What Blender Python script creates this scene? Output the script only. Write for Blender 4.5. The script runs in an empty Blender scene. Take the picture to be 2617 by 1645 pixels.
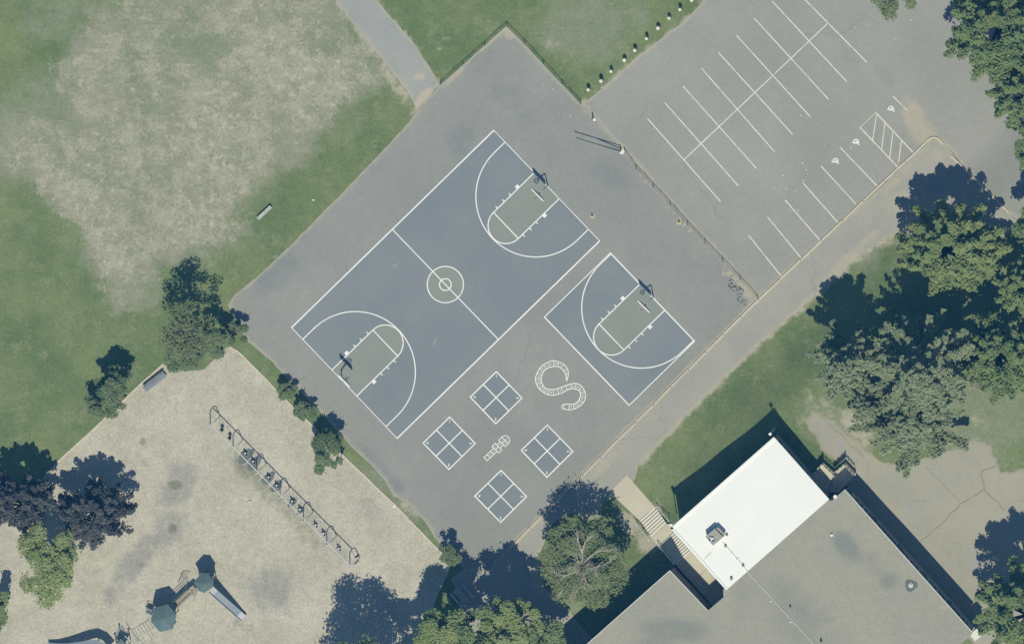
import bpy, math, random
import numpy as np
from mathutils import Vector, Matrix

R = math.radians
scene = bpy.context.scene
COL = scene.collection
random.seed(7)

# ------------------------------------------------------------------ camera model
S = 25.3                      # plan pixels per metre (2617 x 1645 plan)
CX, CY = 1308.5, 822.5
DIST = 1500.0
cdir = Vector((0.117, 0.115, 1.0)).normalized()
CAM = cdir * DIST
FWD = -cdir
UP = (Vector((0, 1, 0)) - FWD * FWD.y).normalized()
RT = FWD.cross(UP).normalized()

def P(px, py, z=0.0):
    d = FWD * DIST + RT * ((px - CX) / S) - UP * ((py - CY) / S)
    t = (z - CAM.z) / d.z
    return CAM + d * t

CTRL = [(1740, 1330, 1.4), (1850, 1230, 2.0), (1977, 1115, 2.5), (2050, 1180, 2.9), (2110, 1230, 2.7),
        (2200, 1250, 2.0), (2330, 1400, 1.8), (2500, 1600, 1.8), (2600, 1300, 1.8), (1700, 1352, 0.75),
        (1720, 1390, 0.7), (1686, 1316, 0.5), (1640, 1328, -.1), (1656, 1312, -.1), (1648, 1345, 0.1), (1662, 1350, .25), (1676, 1332, .3), (1668, 1306, .05), (1630, 1345, .1), (1692, 1348, .6), (1690, 1420, 0.7), (1600, 1500, 0.6), (1500, 1600, 0.0),
        (1640, 1440, 0.6), (2300, 1050, 2.3), (2600, 1000, 2.0), (2200, 900, 1.8), (2617, 700, 1.4),
        (1400, 1640, -0.2), (1800, 1330, 2.0)]
CA = np.array(CTRL)

def hpx(gx, gy):
    """terrain height, plan pixels -> metres: level west of the path, a bank and a plateau east of it"""
    t = (gx - 1630) * .69 + (gy - 1185) * .725
    if t <= 0:
        return 0.0
    k = min(1.0, t / 165.0)
    k = k * k * (3 - 2 * k)
    w = 1.0 / ((CA[:, 0] - gx) ** 2 + (CA[:, 1] - gy) ** 2 + 120.0) ** 1.4
    far = max(0.0, min(1.0, (4200 - gx) / 1000.0)) 
    return float(k * far * (w * CA[:, 2]).sum() / w.sum())

def H(x, y):
    return hpx(CX + S * x, CY - S * y)

def G(px, py, dz=0.0):
    z = 0.0
    if (px - 1570) * .69 + (py - 1240) * .725 > -60:
        for _ in range(5):
            p = P(px, py, z)
            z = H(p.x, p.y)
    return P(px, py, z + dz)

# ------------------------------------------------------------------ object helpers
def tag(o, label=None, cat=None, group=None, kind=None):
    if label: o['label'] = label
    if cat: o['category'] = cat
    if group: o['group'] = group
    if kind: o['kind'] = kind
    return o

def empty(name, loc, label, cat, group=None, rz=0.0):
    o = bpy.data.objects.new(name, None)
    COL.objects.link(o)
    o.location = loc
    o.rotation_euler = (0, 0, rz)
    o.empty_display_size = .3
    return tag(o, label, cat, group)

def copy_tree(o, parent=None):
    c = o.copy()
    COL.objects.link(c)
    if parent is not None:
        c.parent = parent
    for ch in list(o.children):
        copy_tree(ch, c)
    return c

class MB:
    def __init__(s):
        s.v = []; s.f = []; s.attr = {}
    def quad(s, a, b, c, d):
        i = len(s.v); s.v += [tuple(a), tuple(b), tuple(c), tuple(d)]; s.f.append((i, i + 1, i + 2, i + 3)); return s
    def poly(s, pts):
        i = len(s.v); s.v += [tuple(p) for p in pts]; s.f.append(tuple(range(i, i + len(pts)))); return s
    def box(s, c, sx, sy, sz, rz=0.0, ry=0.0, rx=0.0):
        m = Matrix.Rotation(rz, 3, 'Z') @ Matrix.Rotation(ry, 3, 'Y') @ Matrix.Rotation(rx, 3, 'X')
        i = len(s.v)
        for dx in (-.5, .5):
            for dy in (-.5, .5):
                for dz in (-.5, .5):
                    s.v.append(tuple(Vector(c) + m @ Vector((dx * sx, dy * sy, dz * sz))))
        for f in ((0, 1, 3, 2), (4, 6, 7, 5), (0, 4, 5, 1), (2, 3, 7, 6), (0, 2, 6, 4), (1, 5, 7, 3)):
            s.f.append(tuple(i + k for k in f))
        return s
    def bar(s, a, b, w, h):
        """box beam from a to b, w across, h high"""
        a = Vector(a); b = Vector(b); d = (b - a).normalized()
        side = d.cross(Vector((0, 0, 1)))
        side = Vector((1, 0, 0)) if side.length < 1e-4 else side.normalized()
        up = side.cross(d).normalized()
        i = len(s.v)
        for p in (a, b):
            for u, v in ((-1, -1), (1, -1), (1, 1), (-1, 1)):
                s.v.append(tuple(p + side * (u * w / 2) + up * (v * h / 2)))
        s.f += [(i + 3, i + 2, i + 1, i), (i + 4, i + 5, i + 6, i + 7)]
        for k in range(4):
            k2 = (k + 1) % 4
            s.f.append((i + k, i + k2, i + 4 + k2, i + 4 + k))
        return s
    def tube(s, pts, r, n=8, r2=None, cap=True):
        pts = [Vector(p) for p in pts]
        m = len(pts)
        base = len(s.v)
        for j, p in enumerate(pts):
            d = (pts[min(j + 1, m - 1)] - pts[max(j - 1, 0)]).normalized()
            a = d.cross(Vector((0, 0, 1)))
            a = Vector((1, 0, 0)) if a.length < 1e-3 else a.normalized()
            b = d.cross(a).normalized()
            rr = r if r2 is None else r + (r2 - r) * j / max(1, m - 1)
            for k in range(n):
                t = 2 * math.pi * k / n
                s.v.append(tuple(p + a * (rr * math.cos(t)) + b * (rr * math.sin(t))))
        for j in range(m - 1):
            for k in range(n):
                k2 = (k + 1) % n
                s.f.append((base + j * n + k, base + j * n + k2, base + (j + 1) * n + k2, base + (j + 1) * n + k))
        if cap:
            s.f.append(tuple(base + k for k in range(n))[::-1])
            s.f.append(tuple(base + (m - 1) * n + k for k in range(n)))
        return s
    def ring(s, c, R_, r, axis='Z', n=20, k=6):
        pts = []
        base = len(s.v)
        c = Vector(c)
        for i in range(n):
            t = 2 * math.pi * i / n
            e = {'Z': Vector((math.cos(t), math.sin(t), 0)), 'Y': Vector((math.cos(t), 0, math.sin(t))), 'X': Vector((0, math.cos(t), math.sin(t)))}[axis]
            a = {'Z': Vector((0, 0, 1)), 'Y': Vector((0, 1, 0)), 'X': Vector((1, 0, 0))}[axis]
            for j in range(k):
                q = 2 * math.pi * j / k
                s.v.append(tuple(c + e * (R_ + r * math.cos(q)) + a * (r * math.sin(q))))
        for i in range(n):
            for j in range(k):
                i2 = (i + 1) % n; j2 = (j + 1) % k
                s.f.append((base + i * k + j, base + i2 * k + j, base + i2 * k + j2, base + i * k + j2))
        return s
    def lathe(s, c, prof, n=16):
        base = len(s.v)
        for (r, z) in prof:
            for k in range(n):
                t = 2 * math.pi * k / n
                s.v.append((c[0] + r * math.cos(t), c[1] + r * math.sin(t), c[2] + z))
        for j in range(len(prof) - 1):
            for k in range(n):
                k2 = (k + 1) % n
                s.f.append((base + j * n + k, base + j * n + k2, base + (j + 1) * n + k2, base + (j + 1) * n + k))
        s.f.append(tuple(base + (len(prof) - 1) * n + k for k in range(n)))
        return s
    def prism(s, pts, z0, z1):
        """pts: list of (x, y); vertical prism"""
        a = sum(pts[i][0] * pts[(i + 1) % len(pts)][1] - pts[(i + 1) % len(pts)][0] * pts[i][1] for i in range(len(pts)))
        if a < 0: pts = pts[::-1]
        n = len(pts); i = len(s.v)
        s.v += [(p[0], p[1], z0) for p in pts] + [(p[0], p[1], z1) for p in pts]
        s.f.append(tuple(i + k for k in range(n))[::-1])
        s.f.append(tuple(i + n + k for k in range(n)))
        for k in range(n):
            k2 = (k + 1) % n
            s.f.append((i + k, i + k2, i + n + k2, i + n + k))
        return s
    def build(s, name, mat, parent=None, smooth=False, local=None):
        me = bpy.data.meshes.new(name)
        v = s.v
        if local is not None:
            l = Vector(local)
            v = [(p[0] - l.x, p[1] - l.y, p[2] - l.z) for p in v]
        me.from_pydata(v, [], s.f)
        for an, vals in s.attr.items():
            at = me.attributes.new(an, 'FLOAT', 'POINT')
            at.data.foreach_set('value', np.asarray(vals, dtype=np.float32))
        if mat is not None:
            me.materials.append(mat)
        if smooth:
            me.polygons.foreach_set('use_smooth', [True] * len(me.polygons))
        me.update()
        o = bpy.data.objects.new(name, me)
        COL.objects.link(o)
        if parent is not None:
            o.parent = parent
        elif local is not None:
            o.location = local
        return o

# ------------------------------------------------------------------ materials
def srgb(r, g, b):
    f = lambda c: (c / 255 / 12.92) if c / 255 <= .04045 else ((c / 255 + .055) / 1.055) ** 2.4
    return (f(r), f(g), f(b), 1.0)

class NT:
    def __init__(s, name):
        s.m = bpy.data.materials.new(name)
        s.m.use_nodes = True
        s.t = s.m.node_tree
        s.b = s.t.nodes['Principled BSDF']
        s.pos = None
    def n(s, ty, **kw):
        x = s.t.nodes.new(ty)
        for k, v in kw.items():
            setattr(x, k, v)
        return x
    def l(s, a, b):
        s.t.links.new(a, b)
    def position(s):
        if s.pos is None:
            s.pos = s.n('ShaderNodeNewGeometry').outputs['Position']
        return s.pos
    def noise(s, scale, detail=4.0, rough=.6, vec=None, dist=0.0):
        x = s.n('ShaderNodeTexNoise')
        x.inputs['Scale'].default_value = scale
        x.inputs['Detail'].default_value = detail
        x.inputs['Roughness'].default_value = rough
        x.inputs['Distortion'].default_value = dist
        s.l(vec or s.position(), x.inputs['Vector'])
        return x.outputs['Fac']
    def math(s, op, a, b):
        x = s.n('ShaderNodeMath', operation=op)
        for i, v in enumerate((a, b)):
            if isinstance(v, (int, float)): x.inputs[i].default_value = v
            else: s.l(v, x.inputs[i])
        return x.outputs[0]
    def smooth(s, v, lo, hi, to=1.0):
        x = s.n('ShaderNodeMapRange', interpolation_type='SMOOTHSTEP')
        s.l(v, x.inputs['Value'])
        x.inputs['From Min'].default_value = lo; x.inputs['From Max'].default_value = hi
        x.inputs['To Min'].default_value = 0; x.inputs['To Max'].default_value = to
        return x.outputs['Result']
    def mix(s, fac, a, b):
        x = s.n('ShaderNodeMix', data_type='RGBA')
        if isinstance(fac, (int, float)): x.inputs[0].default_value = fac
        else: s.l(fac, x.inputs[0])
        for sock, v in ((x.inputs[6], a), (x.inputs[7], b)):
            if isinstance(v, tuple): sock.default_value = v
            else: s.l(v, sock)
        return x.outputs[2]
    def attr(s, name):
        return s.n('ShaderNodeAttribute', attribute_name=name).outputs['Fac']
    def done(s, col, rough=.9, spec=.2, bump=None, metal=0.0):
        if isinstance(col, tuple): s.b.inputs['Base Color'].default_value = col
        else: s.l(col, s.b.inputs['Base Color'])
        s.b.inputs['Roughness'].default_value = rough
        s.b.inputs['Specular IOR Level'].default_value = spec
        s.b.inputs['Metallic'].default_value = metal
        if bump:
            x = s.n('ShaderNodeBump')
            x.inputs['Strength'].default_value = bump[1]
            x.inputs['Distance'].default_value = bump[2]
            s.l(bump[0], x.inputs['Height'])
            s.l(x.outputs['Normal'], s.b.inputs['Normal'])
        return s.m

def layered(name, ca, cb, scale, layers=(), rough=.92, fine=0.25, fine_scale=9.0, spec=.15):
    """two-tone base plus layers: (source, noise scale, noise amp, lo, hi, strength, colour)"""
    t = NT(name)
    col = t.mix(t.smooth(t.noise(scale, 6, .62), .32, .68), ca, cb)
    for (src, sc, amp, lo, hi, st, c) in layers:
        v = t.math('SUBTRACT', t.noise(sc, 6, .68), .5)
        v = t.math('MULTIPLY', v, amp)
        if src:
            v = t.math('ADD', t.attr(src), v)
        col = t.mix(t.smooth(v, lo, hi, st), col, c)
    # fine grain
    g = t.math('SUBTRACT', t.noise(fine_scale, 3, .75), .5)
    g2 = t.math('SUBTRACT', t.noise(fine_scale * .28, 4, .7), .5)
    g = t.math('ADD', t.math('MULTIPLY', g, fine * 2.4), t.math('MULTIPLY', g2, fine * 1.3))
    g = t.math('ADD', g, 1.0)
    x = t.n('ShaderNodeVectorMath', operation='SCALE')
    t.l(col, x.inputs[0]); t.l(g, x.inputs['Scale'])
    return t.done(x.outputs[0], rough, spec, bump=(t.noise(fine_scale * 1.3, 3, .7), .35, .03))

def cracked(mat, rgb, scale=.09, width=.012, st=.5):
    nt_ = mat.node_tree
    b = [n for n in nt_.nodes if n.type == 'BSDF_PRINCIPLED'][0]
    src = b.inputs['Base Color'].links[0].from_socket
    def nw(ty, **kw):
        x = nt_.nodes.new(ty)
        for k, v in kw.items(): setattr(x, k, v)
        return x
    geo = nw('ShaderNodeNewGeometry'); nz = nw('ShaderNodeTexNoise'); nz.inputs['Scale'].default_value = .5; nz.inputs['Detail'].default_value = 5
    ad = nw('ShaderNodeVectorMath', operation='MULTIPLY_ADD'); ad.inputs[1].default_value = (2.2, 2.2, 0)
    nt_.links.new(geo.outputs['Position'], nz.inputs['Vector']); nt_.links.new(nz.outputs['Color'], ad.inputs[0]); nt_.links.new(geo.outputs['Position'], ad.inputs[2])
    vo = nw('ShaderNodeTexVoronoi', feature='DISTANCE_TO_EDGE', voronoi_dimensions='2D'); vo.inputs['Scale'].default_value = scale
    nt_.links.new(ad.outputs[0], vo.inputs['Vector'])
    n2 = nw('ShaderNodeTexNoise'); n2.inputs['Scale'].default_value = .11; nt_.links.new(geo.outputs['Position'], n2.inputs['Vector'])
    m1 = nw('ShaderNodeMapRange', interpolation_type='SMOOTHSTEP'); nt_.links.new(vo.outputs['Distance'], m1.inputs['Value'])
    m1.inputs['From Min'].default_value = 0; m1.inputs['From Max'].default_value = width; m1.inputs['To Min'].default_value = st; m1.inputs['To Max'].default_value = 0
    m2 = nw('ShaderNodeMapRange', interpolation_type='SMOOTHSTEP'); nt_.links.new(n2.outputs['Fac'], m2.inputs['Value'])
    m2.inputs['From Min'].default_value = .48; m2.inputs['From Max'].default_value = .6
    mu = nw('ShaderNodeMath', operation='MULTIPLY'); nt_.links.new(m1.outputs[0], mu.inputs[0]); nt_.links.new(m2.outputs[0], mu.inputs[1])
    mx = nw('ShaderNodeMix', data_type='RGBA'); nt_.links.new(mu.outputs[0], mx.inputs[0]); nt_.links.new(src, mx.inputs[6]); mx.inputs[7].default_value = srgb(*rgb)
    nt_.links.new(mx.outputs[2], b.inputs['Base Color'])
    return mat

def plain(name, rgb, rough=.6, spec=.3, metal=0.0, var=.12, scale=5.0):
    t = NT(name)
    c = srgb(*rgb)
    d = tuple(x * (1 - var * 2) for x in c[:3]) + (1.0,)
    col = t.mix(t.smooth(t.noise(scale, 4, .6), .3, .7), d, c)
    return t.done(col, rough, spec, metal=metal)

def painted(name, rgb, wear_rgb, lo=.6, hi=.72, sc=1.6, st=.75):
    t = NT(name)
    c = srgb(*rgb)
    col = t.mix(t.smooth(t.noise(sc, 7, .72), lo, hi, st), c, srgb(*wear_rgb))
    col = t.mix(t.smooth(t.noise(.25, 4, .6), .35, .75, .25), col, srgb(*wear_rgb))
    return t.done(col, .85, .2)

def leaf_mat(name, rgb, rgb2, trans=.25):
    t = NT(name)
    f = t.attr('tint')
    col = t.mix(f, srgb(*rgb), srgb(*rgb2))
    t.t.nodes.remove(t.b)
    d = t.n('ShaderNodeBsdfDiffuse'); tr = t.n('ShaderNodeBsdfTranslucent'); mx = t.n('ShaderNodeMixShader')
    t.l(col, d.inputs['Color']); t.l(col, tr.inputs['Color'])
    mx.inputs[0].default_value = trans
    t.l(d.outputs[0], mx.inputs[1]); t.l(tr.outputs[0], mx.inputs[2])
    out = [n for n in t.t.nodes if n.type == 'OUTPUT_MATERIAL'][0]
    t.l(mx.outputs[0], out.inputs['Surface'])
    return t.m

SAND = srgb(180, 175, 154)
M = {}
M['ground'] = layered('grass_field', srgb(98, 118, 76), srgb(122, 135, 90), .16, [
    ('', .45, 1.0, .02, .16, .6, srgb(130, 139, 102)),
    ('', 1.3, 1.0, .1, .34, .35, srgb(88, 110, 74)),
    ('', .12, 1.0, .05, .22, .4, srgb(106, 124, 86)),
    ('olive', .4, 1.0, .3, .8, .9, srgb(132, 141, 112)),
    ('worn', .2, 2.3, .36, .95, .75, srgb(150, 150, 128)),
    ('', .28, 1.0, .05, .24, .62, srgb(126, 138, 102)),
    ('worn', .45, 2.7, .62, 1.1, .8, srgb(165, 164, 140)),
    ('worn', 1.2, 2.6, .85, 1.3, .8, srgb(182, 179, 154)),
    ('sand', .7, 1.5, .36, .85, .85, SAND)], fine=.34, fine_scale=3.6)
M['chips'] = layered('wood_chip_surface', srgb(176, 173, 153), srgb(190, 186, 167), .22, [
    ('', 1.6, 1.0, .08, .3, .5, srgb(196, 190, 168)),
    ('', 3.0, 1.0, .1, .3, .35, srgb(140, 138, 116)),
    ('damp', .45, 1.6, .3, .95, .8, srgb(147, 148, 138)),
    ('moss', .8, 1.2, .4, .95, .75, srgb(118, 124, 98))], fine=.42, fine_scale=4.2)
M['court'] = layered('court_asphalt', srgb(142, 145, 137), srgb(151, 153, 144), .11, [
    ('', .06, 1.0, .04, .22, .5, srgb(153, 158, 149)),
    ('', .35, 1.0, .14, .3, .35, srgb(128, 133, 126)),
    ('stain', .4, 1.3, .3, 1.0, .5, srgb(122, 130, 130)),
    ('edge', .7, .9, .45, .95, .75, srgb(172, 166, 146)),
    ('sand', .7, .7, .35, .75, .8, srgb(178, 171, 148))], fine=.15, fine_scale=5)
M['parking'] = layered('parking_asphalt', srgb(150, 152, 142), srgb(159, 160, 150), .09, [
    ('', .5, 1.0, .12, .3, .25, srgb(140, 146, 138)),
    ('', .05, 1.0, .05, .2, .4, srgb(152, 157, 150)),
    ('stain', .5, .5, .3, .8, .4, srgb(138, 145, 140)),
    ('edge', .7, .9, .5, .95, .7, srgb(176, 170, 150)),
    ('', .8, 1.0, .2, .36, .3, srgb(144, 146, 134)),
    ('sand', .5, 1.2, .3, .95, .75, srgb(180, 173, 150))], fine=.15, fine_scale=5)
M['path'] = layered('path_asphalt', srgb(157, 158, 147), srgb(166, 164, 151), .2, [
    ('', .5, 1.0, .1, .3, .45, srgb(150, 154, 149)),
    ('edge', .6, 1.1, .35, 1.0, .5, srgb(178, 173, 150)),
    ('sand', .6, 1.2, .35, .95, .7, srgb(180, 175, 153))], fine=.13, fine_scale=6)
M['footway'] = layered('footway_asphalt', srgb(152, 156, 150), srgb(162, 165, 156), .15, [
    ('edge', .6, .9, .5, .95, .7, srgb(176, 170, 148)),
    ('sand', .6, .7, .3, .75, .85, srgb(186, 178, 154))], fine=.1, fine_scale=6)
M['yard'] = layered('yard_asphalt', srgb(159, 159, 143), srgb(168, 165, 145), .16, [
    ('', .4, 1.0, .0, .22, .8, srgb(156, 160, 156)),
    ('', .9, 1.0, .18, .34, .35, srgb(146, 150, 142)),
    ('edge', .7, 1.0, .5, .95, .7, srgb(150, 150, 122))], fine=.12, fine_scale=6)
cracked(M['court'], (118, 122, 114), .075, .008, .4); cracked(M['parking'], (128, 132, 122), .06, .007, .4); cracked(M['path'], (136, 136, 120), .16, .016, .5); cracked(M['yard'], (134, 134, 110), .2, .016, .3)
M['concrete'] = layered('pale_concrete', srgb(192, 187, 164), srgb(200, 196, 174), .4, [
    ('', 1.0, 1.0, .15, .3, .3, srgb(176, 170, 150))], fine=.06, fine_scale=7)
M['concrete_light'] = layered('lighter_concrete', srgb(222, 222, 208), srgb(230, 230, 216), .6, [], fine=.06)  # lighter than the main concrete; gives step nosings their sunlit look
M['kerb'] = layered('timber_kerb', srgb(196, 190, 164), srgb(208, 203, 182), .5, [('', .8, 1.0, .1, .3, .6, srgb(176, 168, 140))], fine=.12)
M['blue'] = layered('court_blue_paint', srgb(126, 135, 137), srgb(134, 141, 141), .12, [
    ('', .3, 1.0, .1, .34, .55, srgb(132, 142, 138)),
    ('', 1.4, 1.0, .2, .36, .45, srgb(140, 145, 138)),
    ('', 5.0, 1.0, .24, .4, .5, srgb(142, 146, 138)),
    ('scuff', .9, .7, .4, .9, .75, srgb(160, 158, 142)),
    ('', .09, 1.0, .06, .22, .35, srgb(130, 137, 143))], fine=.06, fine_scale=5)
M['key'] = layered('court_grey_paint', srgb(138, 145, 134), srgb(144, 150, 139), .2, [], fine=.06, fine_scale=6)
M['line'] = painted('white_line_paint', (238, 241, 231), (170, 174, 164))
M['pline'] = painted('parking_line_paint', (226, 226, 208), (172, 172, 158), .5, .66, 1.2, .75)
M['groof'] = layered('grey_roof_membrane', srgb(154, 155, 139), srgb(163, 161, 143), .12, [
    ('', .7, 1.0, .12, .3, .3, srgb(172, 170, 152)),
    ('', .25, 1.0, .08, .26, .35, srgb(150, 154, 146)),
    ('soot_joint', .35, 1.3, .2, 1.0, .75, srgb(126, 133, 126)),
    ('', 3.0, 1.0, .3, .36, .6, srgb(190, 188, 170))], fine=.2, fine_scale=5)
M['wroof'] = layered('white_roof_membrane', srgb(236, 239, 230), srgb(240, 243, 234), .3, [
    ('', .5, 1.0, .12, .34, .35, srgb(226, 231, 224)),
    ('dirt', 1.5, .5, .4, .9, .7, srgb(190, 184, 164))], fine=.02, rough=.8)
M['wtrim'] = plain('white_metal_trim', (240, 243, 236), .6, .3, var=.04)
M['wall'] = layered('brick_wall', srgb(138, 142, 136), srgb(150, 152, 144), 2.0, [('', 6, 1.0, .1, .3, .4, srgb(122, 126, 122))], fine=.1)
M['glass'] = plain('window_glass', (46, 60, 68), .08, .6, var=.05)
M['alu'] = plain('aluminium_frame', (176, 182, 182), .4, .5, metal=.3)
M['galv'] = plain('galvanised_steel', (178, 184, 180), .5, .5, metal=.25)
M['steel_w'] = plain('pale_steel', (214, 218, 212), .5, .4, var=.06)
M['green_steel'] = plain('green_painted_steel', (84, 104, 92), .5, .4)
M['board'] = plain('white_backboard', (240, 243, 236), .5, .3, var=.03)
M['rim'] = plain('rusty_rim', (206, 176, 140), .6, .3)
M['net'] = plain('nylon_net', (214, 206, 186), .8, .1)
M['rust'] = plain('weathered_steel', (150, 152, 140), .6, .3)
M['wood'] = plain('weathered_timber', (188, 182, 160), .85, .15, scale=3)
M['post'] = plain('pale_wooden_post', (196, 188, 172), .85, .15, scale=3)
M['plank'] = plain('bleached_plank', (196, 202, 192), .8, .2, scale=3)
M['blueplank'] = plain('blue_grey_bench_slats', (138, 148, 156), .6, .3)
M['rubber'] = plain('black_rubber', (56, 60, 58), .8, .2)
M['mat'] = layered('rubber_mat', srgb(96, 108, 108), srgb(124, 128, 116), 1.6, [('', 3, 1.0, .1, .3, .6, srgb(150, 148, 128))], fine=.2)
M['teal'] = plain('teal_roof_panel', (98, 120, 118), .55, .35, var=.05)
M['slide'] = plain('blue_grey_slide', (134, 146, 154), .4, .4, var=.06)
M['deck'] = plain('sand_coated_deck', (166, 158, 138), .8, .2)
M['deckgrey'] = plain('grey_coated_deck', (112, 122, 122), .7, .3)
M['orange'] = plain('faded_orange_plastic', (208, 182, 132), .6, .3)
M['white'] = plain('white_plastic', (236, 238, 232), .5, .4, var=.03)
M['unit'] = plain('grey_sheet_metal', (162, 164, 152), .6, .3, metal=.1)
M['dark'] = plain('dark_metal', (60, 66, 64), .5, .4)
M['ac'] = plain('pale_teal_housing', (126, 146, 144), .6, .3)
M['bike_r'] = plain('faded_red_bike_paint', (176, 150, 140), .4, .5)
M['bike_b'] = plain('blue_bike_paint', (150, 162, 180), .4, .5)
M['bike_w'] = plain('silver_bike_paint', (190, 194, 190), .4, .5, metal=.3)
M['bark'] = plain('brown_bark', (112, 100, 84), .9, .1, scale=3)
M['palebark'] = plain('pale_bark', (190, 186, 166), .85, .1, scale=3)
M['greybark'] = plain('grey_twig_bark', (150, 146, 132), .9, .1, scale=3)
M['weed'] = layered('crack_weeds', srgb(138, 138, 108), srgb(156, 154, 126), 1.5, [], fine=.2)
LEAF = {
    'maple': leaf_mat('maple_leaves', (116, 138, 90), (156, 170, 114)),
    'mid': leaf_mat('green_leaves', (106, 132, 88), (148, 163, 112)),
    'pine': leaf_mat('grey_green_needles', (124, 142, 110), (164, 174, 138)),
    'light': leaf_mat('light_green_leaves', (126, 148, 92), (164, 176, 122)),
    'purple': leaf_mat('dark_plum_leaves', (58, 66, 74), (122, 124, 120)),
    'dull': leaf_mat('dull_green_leaves', (96, 120, 88), (140, 154, 114)),
    'olive': leaf_mat('olive_leaves', (112, 130, 90), (146, 158, 114)),
}

# ------------------------------------------------------------------ masks and sheets
def blobs(px, py, items):
    """soft ellipses: (x, y, rx, ry, angle_deg, strength)"""
    out = np.zeros_like(px)
    for (x, y, rx, ry, a, st) in items:
        c, s = math.cos(R(a)), math.sin(R(a))
        dx = px - x; dy = py - y
        u = (dx * c + dy * s) / rx; v = (-dx * s + dy * c) / ry
        d = np.sqrt(u * u + v * v)
        out = np.maximum(out, st * np.clip(1.6 - d, 0, 1))
    return out

def seg_dist(px, py, line):
    d = np.full(px.shape, 1e9)
    for (x0, y0), (x1, y1) in zip(line[:-1], line[1:]):
        vx, vy = x1 - x0, y1 - y0
        L = vx * vx + vy * vy + 1e-9
        t = np.clip(((px - x0) * vx + (py - y0) * vy) / L, 0, 1)
        d = np.minimum(d, np.hypot(px - x0 - t * vx, py - y0 - t * vy))
    return d

def inside(px, py, poly):
    r = np.zeros(px.shape, bool)
    n = len(poly)
    for i in range(n):
        x0, y0 = poly[i]; x1, y1 = poly[(i + 1) % n]
        if y0 == y1: continue
        c = (y0 > py) != (y1 > py)
        r ^= c & (px < (x1 - x0) * (py - y0) / (y1 - y0) + x0)
    return r

def soft_in(px, py, poly, w):
    d = seg_dist(px, py, poly + [poly[0]])
    sgn = np.where(inside(px, py, poly), 1, -1)
    return np.clip(.5 + sgn * d / (2 * w), 0, 1)

def D(pts):
    return [(x * 2617 / 2408., y * 2617 / 2408.) for x, y in pts]

def ragged(poly, amp=2.2, step=9, seed=1, closed=True):
    rnd = random.Random(seed)
    out = []
    n = len(poly)
    prev = 0.0
    for i in range(n if closed else n - 1):
        x0, y0 = poly[i]; x1, y1 = poly[(i + 1) % n]
        L = math.hypot(x1 - x0, y1 - y0)
        k = max(1, int(L / step))
        nx, ny = (y1 - y0) / (L + 1e-9), -(x1 - x0) / (L + 1e-9)
        for j in range(k):
            t = j / k
            prev = prev * .6 + rnd.uniform(-1, 1) * amp * .8
            a = 0 if j == 0 else prev
            out.append((x0 + (x1 - x0) * t + nx * a, y0 + (y1 - y0) * t + ny * a))
    if not closed: out.append(poly[-1])
    return out

def clip_cell(poly, x0, y0, x1, y1):
    def cut(pts, f, g):
        out = []
        for i in range(len(pts)):
            a = pts[i]; b = pts[(i + 1) % len(pts)]
            fa, fb = f(a), f(b)
            if fa >= 0: out.append(a)
            if (fa >= 0) != (fb >= 0):
                t = fa / (fa - fb)
                out.append((a[0] + (b[0] - a[0]) * t, a[1] + (b[1] - a[1]) * t))
        return out
    for f in (lambda p: p[0] - x0, lambda p: x1 - p[0], lambda p: p[1] - y0, lambda p: y1 - p[1]):
        poly = cut(poly, f, None)
        if len(poly) < 3: return []
    return poly

def sheet(name, poly, mat, dz, cell=14, masks=None, zfix=None, edge=14.0, parent=None):
    xs = [p[0] for p in poly]; ys = [p[1] for p in poly]
    i0, i1 = int(min(xs) // cell), int(max(xs) // cell) + 1
    j0, j1 = int(min(ys) // cell), int(max(ys) // cell) + 1
    border = set()
    n = len(poly)
    for i in range(n):
        (xa, ya), (xb, yb) = poly[i], poly[(i + 1) % n]
        k = max(1, int(math.hypot(xb - xa, yb - ya) / 1.0))
        for q in range(k + 1):
            x = xa + (xb - xa) * q / k; y = ya + (yb - ya) * q / k
            border.add((int(x // cell), int(y // cell)))
    gx, gy = np.meshgrid((np.arange(i0, i1) + .5) * cell, (np.arange(j0, j1) + .5) * cell, indexing='ij')
    ins = inside(gx, gy, poly)
    vid = {}; V = []; F = []
    def vert(x, y):
        k = (round(x, 2), round(y, 2))
        if k not in vid:
            vid[k] = len(V); V.append(k)
        return vid[k]
    for i in range(i0, i1):
        for j in range(j0, j1):
            a, b, c, d = i * cell, j * cell, (i + 1) * cell, (j + 1) * cell
            if (i, j) in border:
                # nearby polygon pieces only
                q = clip_cell(poly, a, b, c, d)
                ids = []
                for p in q:
                    w = vert(*p)
                    if w not in ids: ids.append(w)
                if len(ids) >= 3: F.append(tuple(ids))
            elif ins[i - i0, j - j0]:
                F.append((vert(a, b), vert(c, b), vert(c, d), vert(a, d)))
    m = MB()
    if zfix is None: m.v = [tuple(G(x, y, dz)) for x, y in V]
    else: m.v = [tuple(P(x, y, zfix + dz)) for x, y in V]
    # image y runs down: flip winding so faces look up
    m.f = [f[::-1] for f in F]
    A = np.array(V, dtype=float)
    if edge:
        m.attr['edge'] = np.exp(-seg_dist(A[:, 0], A[:, 1], list(poly) + [poly[0]]) / edge)
    for k, fn in (masks or {}).items():
        m.attr[k] = fn(A[:, 0], A[:, 1])
    o = m.build(name, mat, parent)
    return o

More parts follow.
